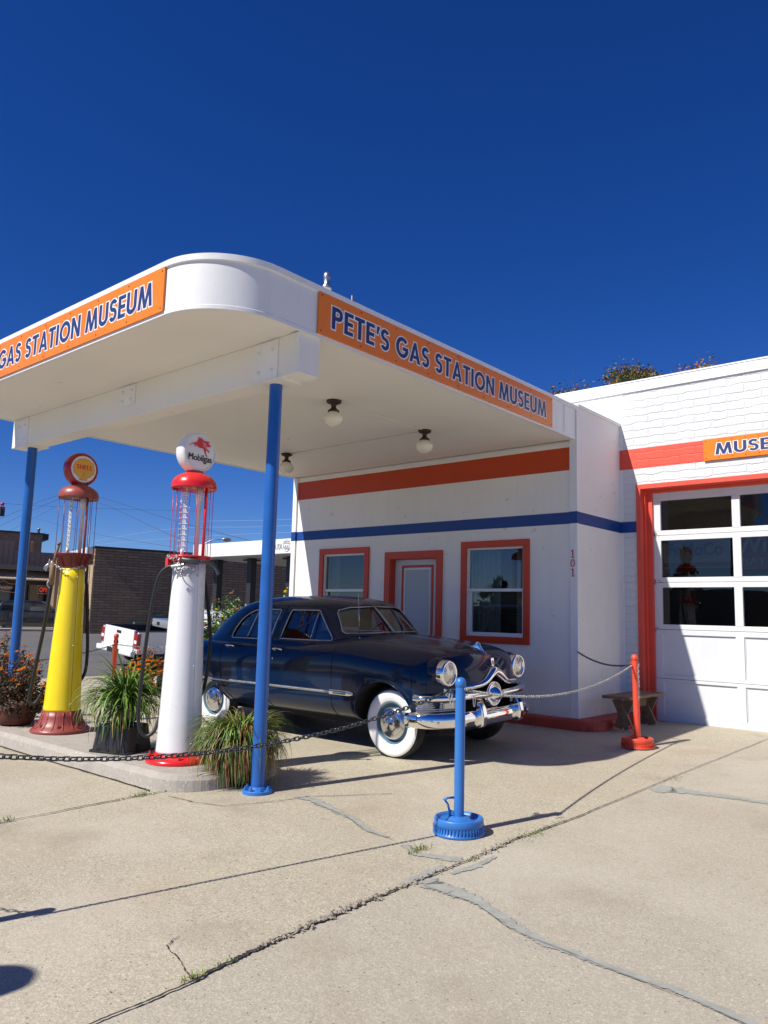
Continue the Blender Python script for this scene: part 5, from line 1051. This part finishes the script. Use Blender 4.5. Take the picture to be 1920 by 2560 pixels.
b=MB(); b.lathe([(.014,0),(.012,.012),(.005,.02)],(-.62,-.60,1.125),n=12); b.tube([(-.62,-.60,1.14),(-.64,-.605,1.62)],.0022,5); b.obj('antenna','chrome',car)
b=MB()
for s_ in (-1,1): b.tube([(-.60,s_*.12,1.175),(cab_x(.2,1.215)+.012,s_*.2,1.212),(cab_x(.5,1.23)+.014,s_*.50,1.215)],.004,5)
b.obj('wiper','steel',car)
# ---------------------------------------------------------------- modern vehicles in the distance
def vehicle(name,loc,rz,L,Wd,prof,glassz,paint,label,catg,wr=.34,tilt=(0,0),group=None,bed=False):
    e=empty(name,loc,label,catg,rz,group); e.rotation_euler=(tilt[0],tilt[1],rz)
    # prof: list of (x, ztop) silhouette; width shrinks above the belt
    def wid(z): return Wd/2*(1-.0*z) if z<glassz else Wd/2*(1-.30*(z-glassz)/.6)
    rows=[]
    for x,zt_ in prof:
        zz=[.22,.35,.6,glassz*.97,glassz]; r=[]; end=min(1,.80+.2*min(1,min(x-prof[0][0],prof[-1][0]-x)/.35))
        for z in zz: z_=min(z,zt_); r.append((x,-wid(z_)*end*(.96 if z<.3 else 1),z_))
        for f_ in (.5,.9,1.0): z_=max(glassz*.97 if zt_<glassz else glassz,0); z_=min(zt_,glassz)+(max(zt_-glassz,0))*f_; r.append((x,-wid(z_)*end*(.93 if f_==1 else 1),z_-(0.0 if f_==1 else (.0))))
        r.append((x,0,zt_+.015)); rows.append(r+[(x,-p[1],p[2]) for p in reversed(r[:-1])])
    b=MB(); b.grid(rows,0,True,True); m=len(rows[0]); b.f.append(tuple(range(m))); b.m.append(0); b.s.append(False); k=len(b.v)-m; b.f.append(tuple(range(k,k+m))); b.m.append(0); b.s.append(False)
    b.obj('body',paint,e,bevel=0)
    for x in (prof[0][0]+L*.19,prof[-1][0]-L*.18):
        for s_ in (-1,1):
            b=MB(); b.lathe([(0,.0),(wr*.55,.0),(wr*.62,-.02),(wr*.66,0),(wr,-.01),(wr,-.2)],(0,0,0),'y',24); w=b.obj('wheel','tyre',e); w.location=(x,s_*(Wd/2-.0),wr); w.rotation_euler=(0,0,0 if s_>0 else math.pi)
            b=MB(); b.lathe([(wr*.6,.012),(wr*.3,.02),(0,.022)],(0,0,0),'y',16,cap=False); b.obj('rim','suv',w)
    return e
# dark SUV at the far kerb (street frame, nose towards +u)
def V(a,bb,z): return Vector(st(a,bb,z))
ang=math.atan2(.96,.28)
sp_=V(-.5,45.2,-.02); sp_=Vector((-41.0,12.6,-.03))
SUVP=[(-2.25,.75),(-2.2,1.0),(-2.05,1.25),(-1.85,1.62),(-1.4,1.70),(0,1.72),(.55,1.64),(1.15,1.12),(1.9,1.02),(2.2,.85),(2.28,.55)]
def suv(loc,rz,paint,label,group=None):
    e=vehicle('suv',loc,rz,4.55,1.85,SUVP,1.08,paint,label,'car',group=group)
    for s_ in (-1,1):
        b=MB(); b.prism([(-1.85,1.12),(-1.66,1.52),(-.6,1.58),(.45,1.53),(.92,1.12)],(0,s_*.888,0),(1,0,0),(0,.0,1),(0,s_*1,0),.012); b.obj('side_window','winglass',e)
        b=MB(); b.box((-2.262,s_*.60-.13,.92),(-2.14,s_*.60+.13,1.10)); b.obj('taillight','taillight',e,bevel=.02); b=MB(); b.box((2.15,s_*.62-.16,.66),(2.262,s_*.62+.16,.80)); b.obj('headlight','lens',e,bevel=.02)
        b=MB(); b.box((.62,s_*.93-.09,1.08),(.78,s_*.93+.09,1.24)); b.obj('mirror',paint,e,bevel=.03)
    b=MB(); b.prism([(-.68,1.16),(.68,1.16),(.60,1.52),(-.60,1.52)],(-2.10,0,-.02),(0,1,0),(.22,0,1),(-1,0,.2),.03); b.obj('rear_window','winglass',e)
    b=MB(); b.prism([(-.70,1.12),(.70,1.12),(.60,1.56),(-.60,1.56)],(1.20,0,0),(0,1,0),(-1.15*.0-.0,0,1),(1,0,0),.0) if False else b.box((2.262,-.5,.45),(2.285,.5,.62)); b.obj('front_grille','black',e)
    b=MB(); b.add([(1.13,-.70,1.15),(1.13,.70,1.15),(.60,.60,1.635),(.60,-.60,1.635)],[(0,1,2,3)]); b.obj('windshield','winglass',e)
    b=MB(); b.box((-2.30,-.26,.62),(-2.262,.26,.76)); b.obj('number_plate','signwhite',e)
    return e
suv(tuple(sp_),math.atan2(.93,.36),'suv','black SUV parked in front of the dark storefront at the far left')
# white pickup
pk_=empty('pickup_truck',(-13.84,1.94,-.14),'white pickup truck seen from behind with a silver toolbox in its black bed','pickup truck')
pk_.rotation_euler=(R_(5.0),0,R_(90))
TX=Matrix(); 
b=MB(); W2_=.86
b.box((0,-W2_,.42),(2.0,-W2_+.07,.98)); b.box((0,W2_-.07,.42),(2.0,W2_,.98)); b.box((1.93,-W2_+.07,.42),(2.0,W2_-.07,.98)); b.box((0,-W2_+.07,.50),(1.93,W2_-.07,.56)); pb=b.obj('bed','truckwhite',pk_,bevel=.015)
b=MB(); b.box((-.01,-W2_-.002,.975),(2.0,-W2_+.085,1.0)); b.box((-.01,W2_-.085,.975),(2.0,W2_+.002,1.0)); b.box((.09,-W2_+.071,.57),(1.92,-W2_+.085,.974)); b.box((.09,W2_-.085,.57),(1.92,W2_-.071,.974)); b.box((.08,-W2_+.09,.565),(1.92,W2_-.09,.60)); b.obj('bed_liner','black',pk_)
b=MB(); b.box((-.035,-W2_+.16,.44),(.03,W2_-.16,1.0)); tg_=b.obj('tailgate','truckwhite',pk_,bevel=.012); b=MB(); b.box((-.045,-.10,.86),(-.034,.10,.93)); b.obj('tailgate_handle','black',tg_,bevel=.004)
for s_ in (-1,1):
    b=MB(); b.box((-.03,s_*(W2_-.075)-.08,.56),(.08,s_*(W2_-.075)+.08,.93)); tl=b.obj('taillight','taillight',pk_,bevel=.015); b=MB(); b.box((-.034,s_*(W2_-.075)-.055,.68),(-.029,s_*(W2_-.075)+.055,.76)); b.obj('reverse_lens','signwhite',tl)
b=MB(); b.box((-.16,-.84,.36),(-.02,.84,.50)); b.obj('rear_bumper','truckwhite',pk_,bevel=.03); b=MB(); b.box((-.165,-.28,.37),(-.155,.28,.49)); b.obj('bumper_recess','black',pk_)
b=MB(); b.box((1.42,-.80,.96),(1.90,.80,1.17)); tb=b.obj('toolbox','silver',pk_,bevel=.01); b=MB()
for s_ in (-.5,.5): b.box((1.408,s_-.06,1.02),(1.42,s_+.06,1.10))
b.obj('toolbox_latch','black',tb)
b=MB(); rows=[]
for x,zt_ in ((2.03,1.42),(2.15,1.48),(3.0,1.48),(3.55,1.10),(4.5,1.02),(4.72,.85),(4.78,.45)):
    r=[(x,-.84,.34),(x,-.86,.6),(x,-.85,min(1.02,zt_)),(x,-.84+.18*max(0,zt_-1.02)/.6,max(min(1.02,zt_),zt_-.02)),(x,0,zt_+.01)]; rows.append(r+[(x,-p[1],p[2]) for p in reversed(r[:-1])])
b.grid(rows,0,True,True); m=len(rows[0]); b.f+= [tuple(range(m)),tuple(range(len(b.v)-m,len(b.v)))]; b.m+=[0,0]; b.s+=[False,False]; b.obj('cab','truckwhite',pk_)
b=MB(); b.box((2.0,-.62,1.08),(2.028,.62,1.36)); b.obj('rear_window','winglass',pk_)
for x in (.95,3.95):
    for s_ in (-1,1):
        b=MB(); b.lathe([(0,.0),(.19,.0),(.2,-.02),(.33,-.01),(.33,-.2)],(0,0,0),'y',28); w=b.obj('wheel','tyre',pk_); w.location=(x,s_*.86,.33); w.rotation_euler=(0,0,0 if s_>0 else math.pi)
# ---------------------------------------------------------------- street posts and chain behind the flowers
rp=empty('chain_post',(-10.15,-.30,hz(-10.1,-.3)),'short rusty orange chain post in front of the white pickup','post'); b=MB(); b.lathe([(.042,0),(.042,.80),(.05,.805),(.05,.85),(.03,.88),(0,.885)],n=16); b.obj('pole','bollred',rp); b=MB(); b.box((-.18,.03,.35),(-.05,.05,.66)); b.obj('backing_board','rust',rp)
b=MB(); b.lathe([(.05,-.03),(.05,.03)],(0,0,.72),'y',10); b.obj('chain_eye','rust',rp)
p2=empty('chain_post',(-9.6,-4.9,hz(-9.6,-4.9)),'short orange chain post hidden at the far left edge of the lot','post'); b=MB(); b.lathe([(.042,0),(.042,.80),(.05,.805),(.05,.85),(.03,.88),(0,.885)],n=16); b.obj('pole','bollred',p2)
chain((-9.6,-4.9,.62),(-10.15,-.30,.60),.30,'chaindark','thin dark chain along the edge of the lot behind the yellow pump',link=.05,r=.004)
p3=empty('chain_post',(-9.6,2.6,hz(-9.6,2.6)),'short orange chain post behind the dahlia bush','post'); b=MB(); b.lathe([(.042,0),(.042,.80),(.05,.805),(.05,.85),(.03,.88),(0,.885)],n=16); b.obj('pole','bollred',p3)
chain((-10.15,-.30,.60),(-9.6,2.6,.95),.2,'steel','pale chain running behind the marigold bush past the pickup',link=.05,r=.004)
# ---------------------------------------------------------------- buildings across the street
def sbox(mb,a0,a1,b0,b1,z0,z1,mi=0):
    c=[st(a0,b0,z0),st(a1,b0,z0),st(a1,b1,z0),st(a0,b1,z0),st(a0,b0,z1),st(a1,b0,z1),st(a1,b1,z1),st(a0,b1,z1)]
    return mb.add(c,[(0,3,2,1),(4,5,6,7),(0,1,5,4),(1,2,6,5),(2,3,7,6),(3,0,4,7)],mi)
def A(x,y): v=Vector((x,y,0))-CB; return v.dot(UV)/(UV.dot(UV))
def Bd(x,y): return -(Vector((x,y,0))-CB).dot(NV)/NV.dot(NV)
def rot_obj(mb,name,m,parent,a,bb):
    # put the mesh in the street frame so that its object X axis runs along the wall
    o=mb.obj(name,m); th=math.atan2(UV.y,UV.x); loc=Vector(st(a,bb,0)); Mx=Matrix.Translation(loc)@Matrix.Rotation(th,4,'Z'); inv=Mx.inverted()
    o.data.transform(inv); o.matrix_world=Mx
    if parent is not None: o.parent=parent; o.matrix_parent_inverse=Matrix.Translation(parent.location).inverted()
    return o
aL=A(-35.27,12.93); bL=Bd(-35.27,12.93)
e=empty('brick_building',st(aL+6,bL+5,0),'dark brick building across the street with a tan rendered side wall and a drainpipe','building')
b=MB(); sbox(b,aL,aL+19,bL,bL+9,-.1,4.62); rot_obj(b,'wall','dbrick',e,aL,bL)
b=MB(); sbox(b,aL-.05,aL+19,bL-.06,bL+9,4.62,4.72); rot_obj(b,'parapet_cap','roofdark',e,aL,bL)
b=MB(); sbox(b,aL-.05,aL-.002,bL+.02,bL+9,-.1,3.65); rot_obj(b,'side_render','tan',e,aL,bL)
b=MB(); sbox(b,aL-.34,aL-.05,bL+.35,bL+9,4.1,4.66); rot_obj(b,'white_sign_box','signwhite',e,aL,bL)
b=MB(); b.tube([st(aL-.35,bL+.8,3.9),st(aL-.18,bL+.8,3.6),st(aL-.16,bL+.8,.3)],.07,8); P('drainpipe',b,'bronze',e)
b=MB(); sbox(b,aL-1.0,aL-.2,bL+.1,bL+2.0,-.05,1.45); rot_obj(b,'timber_screen','wood',e,aL,bL)
b=MB(); sbox(b,aL+3.1,aL+3.75,bL-.7,bL-.2,0,1.05); o=rot_obj(b,'utility_box','utilgreen',None,aL,bL); tag(o,'green utility cabinet against the dark brick wall behind the pickup','utility box')
b=MB(); sbox(b,aL+2.2,aL+2.65,bL-.7,bL-.3,0,.65); o=rot_obj(b,'utility_box','utilgreen',None,aL,bL); tag(o,'smaller green utility cabinet left of the tall one by the dark brick wall','utility box')
# storefront on the left
aS=A(-46.45,12.46); bS=Bd(-46.45,12.46); e=empty('storefront_building',st(aS,bS+4,0),'dark storefront with brown cladding and a shingled awning at the far left','building')
a0=aS-14; 
b=MB(); sbox(b,a0,aS+2.9,bS+2.2,bS+12,3.5,6.22); rot_obj(b,'upper_wall','bbrick',e,a0,bS)
b=MB(); sbox(b,a0,aS+3.05,bS+2.1,bS+12,6.22,6.32); sbox(b,aS+2.9,aS+3.3,bS+2.2,bS+12,5.9,6.30); rot_obj(b,'upper_roof_edge','roofdark',e,a0,bS)
b=MB(); sbox(b,a0,aS+7.4,bS,bS+2.2,3.99,4.88); sbox(b,a0,aS+.9,bS-.05,bS+.2,3.99,5.48); 
for k in range(24): sbox(b,a0+14+k*.32-1.0,a0+14+k*.32-.985,bS-.06,bS-.048,3.99,5.45 if k<6 else 4.85,1)
rot_obj(b,'cladding',['cladding','roofdark'],e,a0,bS)
b=MB(); b.add([st(a0,bS-.1,3.98),st(aS+7.4,bS-.1,3.98),st(aS+7.4,bS-1.1,3.62),st(a0,bS-1.1,3.62)],[(0,1,2,3)]); rot_obj(b,'dark_awning_top','roofdark',e,a0,bS)
b=MB(); b.add([st(a0,bS-.05,3.72),st(aS+7.4,bS-.05,3.72),st(aS+7.4,bS-1.3,3.04),st(a0,bS-1.3,3.04)],[(0,1,2,3)]); sbox(b,a0,aS+7.4,bS-1.3,bS-1.26,2.98,3.04); rot_obj(b,'shingle_awning','shingle',e,a0,bS)
b=MB(); sbox(b,a0,aS+7.4,bS,bS+8,-.1,3.99); rot_obj(b,'storefront_wall','storedark',e,a0,bS)
for k,(q0,q1) in enumerate(((-4.5,-1.5),(-1.2,1.6),(1.9,3.6),(3.9,5.8))):
    b=MB(); sbox(b,aS+q0,aS+q1,bS-.03,bS-.002,.7,2.75); rot_obj(b,'shop_window','winglass',e,a0,bS)
so_=V(aS+2.55,bS-.06,2.22); nrm=NV.normalized(); ud=UV.normalized()
b=MB(); text_add(b,'OPEN',V(aS+2.62,bS-.08,2.30),ud,Vector((0,0,1)),.70,.30,0,off=-.0,depth=.03); o=b.obj('neon_sign','neon'); tag(o,'red neon OPEN sign in the dark storefront window','sign')
b=MB(); b.tube([V(aS+2.5,bS-.07,2.2),V(aS+3.42,bS-.07,2.2),V(aS+3.42,bS-.07,2.70),V(aS+2.5,bS-.07,2.70)],.015,5,closed=True); b.obj('neon_border','neonw',o)
b=MB(); b.tube([V(aS-.3,bS-.07,2.65),V(aS+.5,bS-.07,2.95),V(aS+.8,bS-.07,2.75),V(aS+1.35,bS-.07,2.75),V(aS+1.2,bS-.07,2.2),V(aS-.1,bS-.07,2.35)],.012,5,closed=True); o=b.obj('neon_sign','neonw'); tag(o,'pale neon script sign with a jagged border at the left edge of the storefront','sign')
b=MB(); text_add(b,'Budweiser',V(aS-.1,bS-.08,2.42),ud,Vector((0,0,1)),1.15,.24,0,depth=.02); b.obj('script','neonw',o)
b=MB(); b.lathe([(.10,5.0),(.10,5.6),(.13,5.62),(.0,5.66)],tuple(V(aS+2.2,bS+1.4,0)),n=10); o=b.obj('roof_vent_pipe','cladding'); tag(o,'brown vent pipe on the low roof of the storefront','pipe')
b=MB(); b.lathe([(.08,6.3),(.08,6.6),(.16,6.62),(.0,6.72)],tuple(V(aS+2.7,bS+2.6,0)),n=10); tag(b.obj('roof_fitting','silver'),'small metal vent on the corner of the brick roof at the left','vent')
# white canopy of the neighbouring station
e=empty('drive_through_canopy',(-17,10,0),'long flat white canopy on black columns behind the old car','canopy')
b=MB(); b.box((-21.5,9.5,3.42),(-2,18,3.94)); P('roof_slab',b,'white',e,bevel=.01)
b=MB(); b.box((-21.4,9.6,3.40),(-2.1,17.9,3.418)); P('underside',b,'greypaint',e)
b=MB(); text_add(b,'AYA',(-16.68,9.488,3.58),(1,0,0),(0,0,1),.48,.20,0,off=.02,depth=.008); P('lettering',b,'letter',e)
sh=[(-.15,.19),(-.10,.17),(0,.20),(.10,.17),(.15,.19),(.175,.10),(.16,.02),(.175,-.08),(.13,-.17),(0,-.22),(-.13,-.17),(-.175,-.08),(-.16,.02),(-.175,.10)]
b=MB(); b.tube([(-15.98+p[0]*.95,9.49,3.69+p[1]*.95) for p in sh],.009,5,closed=True); b.tube([(-16.14,9.49,3.775),(-15.82,9.49,3.775)],.006,5); text_add(b,'66',(-16.09,9.488,3.56),(1,0,0),(0,0,1),.22,.16,0,off=.01,depth=.008); text_add(b,'ROUTE',(-16.08,9.488,3.795),(1,0,0),(0,0,1),.20,.045,0,depth=.008); P('route_shield',b,'letter',e)
for x in (-21.17,-19.08,-16.83,-14.5,-12.0):
    b=MB(); b.box((x-.13,10.4,-.1),(x+.13,10.66,3.40)); b.box((x-.26,10.3,3.30),(x+.26,10.76,3.36)); c_=P('column',b,'colblack',e); b=MB(); b.box((x-.134,10.394,-.1),(x-.03,10.664,1.65)); P('column_panel',b,'colgrey',c_)
b=MB(); b.box((-24.3,15.9,-.05),(-23.3,16.19,1.3)); b.box((-24.2,15.85,1.3),(-23.4,16.15,1.62)); tag(b.obj('vending_cabinet','storedark'),'dark cabinet against the brick wall under the white canopy','cabinet')
# low roofs beyond
b=MB(); sbox(b,aS+7.4,aL-.5,bL+8,bL+16,-.1,4.35); o=b.obj('low_building','cladding'); tag(o,'low dark roofed building filling the gap between storefront and brick building','building')
# ---------------------------------------------------------------- wires, lamp, signal
def wire(pts,label,m='cable',r=.012):
    b=MB(); b.tube(cat(pts,12),r,4); o=b.obj('overhead_wire',m,fix=False); return tag(o,label,'wire','overhead wires')
def dpt(x,y,d): # point on a sight line, used only to place the far wires
    v=fw+rr*((x-960)/1955.05)-uu*((y-1280)/1955.05); p=Vector((4.5801,-9.0072,1.3033))+v*d; return tuple(p)
wire([dpt(-60,1325,62),dpt(130,1243,50),dpt(236,1241,46),dpt(430,1300,42),dpt(620,1350,38),dpt(760,1375,36)],'dark overhead wire crossing behind the yellow pump at cap height')
wire([dpt(-60,1345,62),dpt(138,1252,50),dpt(236,1253,46),dpt(432,1340,42),dpt(560,1385,40)],'lower dark overhead wire meeting behind the yellow pump cap')
wire([dpt(-60,1370,66),dpt(138,1268,60)],'faint lower overhead wire left of the yellow pump',r=.009)
wire([dpt(90,1296,66),dpt(240,1335,62),dpt(430,1367,58)],'thin overhead wire sloping down between the pumps',r=.009)
wire([dpt(240,1352,70),dpt(430,1322,66),dpt(640,1317,60),dpt(780,1312,56)],'pale thin overhead wire rising to the right between the pumps','cablelit',.009)
wire([dpt(240,1362,70),dpt(430,1346,66),dpt(640,1334,60),dpt(780,1330,56)],'lower pale thin overhead wire behind the near blue post','cablelit',.009)
wire([dpt(500,1303,70),dpt(640,1301,66),dpt(780,1296,62)],'upper pale thin overhead wire behind the near blue post','cablelit',.009)
e=empty('street_lamp',(-45.3,26.6,0),'distant street lamp with a curved arm right of the white pump','street lamp'); b=MB(); b.tube([(0,0,0),(0,0,5.6)],[.10,.07],8); b.tube(cat([(0,0,5.5),(.25,.25,6.2),(.8,.85,6.75),(1.3,1.4,6.83)],6),.045,6); b.obj('pole','steel',e)
b=MB(); b.lathe([(.03,-.35),(.16,-.2),(.18,.1),(.10,.42),(0,.45)],(1.55,1.65,6.85),'y',12); b.obj('lamp_head','silver',e)
e=empty('traffic_signal',(-41.3,10.3,6.05),'small traffic signal hanging from a span wire at the far left edge','traffic light'); b=MB(); b.box((-.13,-.13,.4),(.13,.13,.95)); b.obj('housing','black',e,bevel=.03); b=MB(); b.lathe([(.1,0),(.1,.16)],(0,0,1.02),n=10); b.obj('mount','digit',e)
b=MB(); b.lathe([(.09,.16),(.09,.20)],(0,0,.86),'x',12); b.obj('signal_lens','taillight',e)
wire([(-44,2,7.9),(-41.3,10.3,7.2),(-38,22,7.9)],'span wire carrying the traffic signal at the left edge',r=.007)
# ---------------------------------------------------------------- trees behind the garage and down the street
def tree(loc,H,spread,n,ls,mats,label,seed,clumps=26,name='tree',group=None,low=.35):
    rd=random.Random(seed); e=empty(name,loc,label,'tree',group=group); tb_=MB(); tb_.tube([(0,0,0),(.05,0,H*.25),(0,.06,H*.5),(.05,0,H*.8)],[H*.025,H*.02,H*.013,H*.005],8); lb=MB(); C=[]
    for i in range(clumps):
        a=rd.random()*6.28; zz=rd.uniform(low,1.0); r=spread*math.sqrt(rd.random())*(1-.75*max(0,zz-.55)/.45); C.append(Vector((r*math.cos(a),r*math.sin(a),H*zz*(1-.12*(r/spread)**2)))); z0=H*rd.uniform(.2,.6); tb_.tube([(0,0,z0),tuple(C[-1].lerp(Vector((0,0,z0)),.5)+Vector((0,0,.2))),tuple(C[-1])],[H*.008,H*.005,H*.002],5)
    for i in range(n):
        c=rd.choice(C); s_=H*.030*(.6+.8*((C.index(c)*37)%10)/10); leaf(lb,(c.x+rd.gauss(0,s_),c.y+rd.gauss(0,s_),c.z+rd.gauss(0,s_*.75)),ls*rd.uniform(.6,1.3),rd,rd.randrange(len(mats)))
    tb_.obj('trunk','bark',e,fix=False); lb.obj('crown',mats,e,fix=False); return e
tree((-5.5,14.3,0),9.1,2.9,30000,.11,['treeA','treeA','treeC','treeB'],'olive leaved tree whose top shows above the left end of the garage roof',41,34)
tree((-3.5,16.2,0),9.5,1.9,13000,.10,['treeB','treeB','treeA'],'rust coloured tree top showing above the garage parapet to the right',42,16)
tree((-7.2,13.2,0),8.75,1.0,7000,.10,['treeA','treeC','treeB'],'small olive tree top just above the canopy sign end',43,10)
tree(dpt(185,1530,80)[:2]+(0,),7.0,1.6,1500,.35,['treeB','treeA'],'distant autumn tree seen through the yellow pump glass',44,12)
# across the road behind the camera: what the glass and chrome reflect
for k,(x,y,h) in enumerate(((-14,-42,7),(-6,-46,9),(2,-44,7.5),(11,-47,9.5),(20,-42,7),(28,-40,8),(36,-34,9))):
    tree((x*1.3-28,y-28,-.4),h,3.4,3000,.35,['treeC','treeA'],'dark tree across the road behind the camera, %s'%['far left','second from left','third from left','middle','third from right','second from right','far right'][k],60+k,18,group='trees across the road')
suv((9.5,-21,-.38),.1,'silver','silver SUV parked across the road behind the camera'); suv((16,-22,-.38),.1,'suv','black SUV parked across the road behind the camera')
b=MB(); b.box((-40,-68,-.4),(-16,-60,4.5)); b.box((-12,-66,-.4),(8,-58,3.4)); tag(b.obj('building','tan'),'tan building across the road behind the camera','building')
# added stand-in off the left edge, throws the soft rounded shadow at lower left
hx,hy=.45,-10.06; e=empty('shadow_stand_in',(hx,hy,hz(hx,hy)),'stand-in disc on a pole outside the left edge, added to cast a rounded shadow','sign'); b=MB(); b.lathe([(.03,0),(.03,2.95)],n=10); b.obj('pole','steel',e); b=MB(); b.lathe([(.12,-.08),(.155,-.03),(.155,.03),(.12,.08)],(0,0,2.90),'y',32); b.obj('disc','signwhite',e)
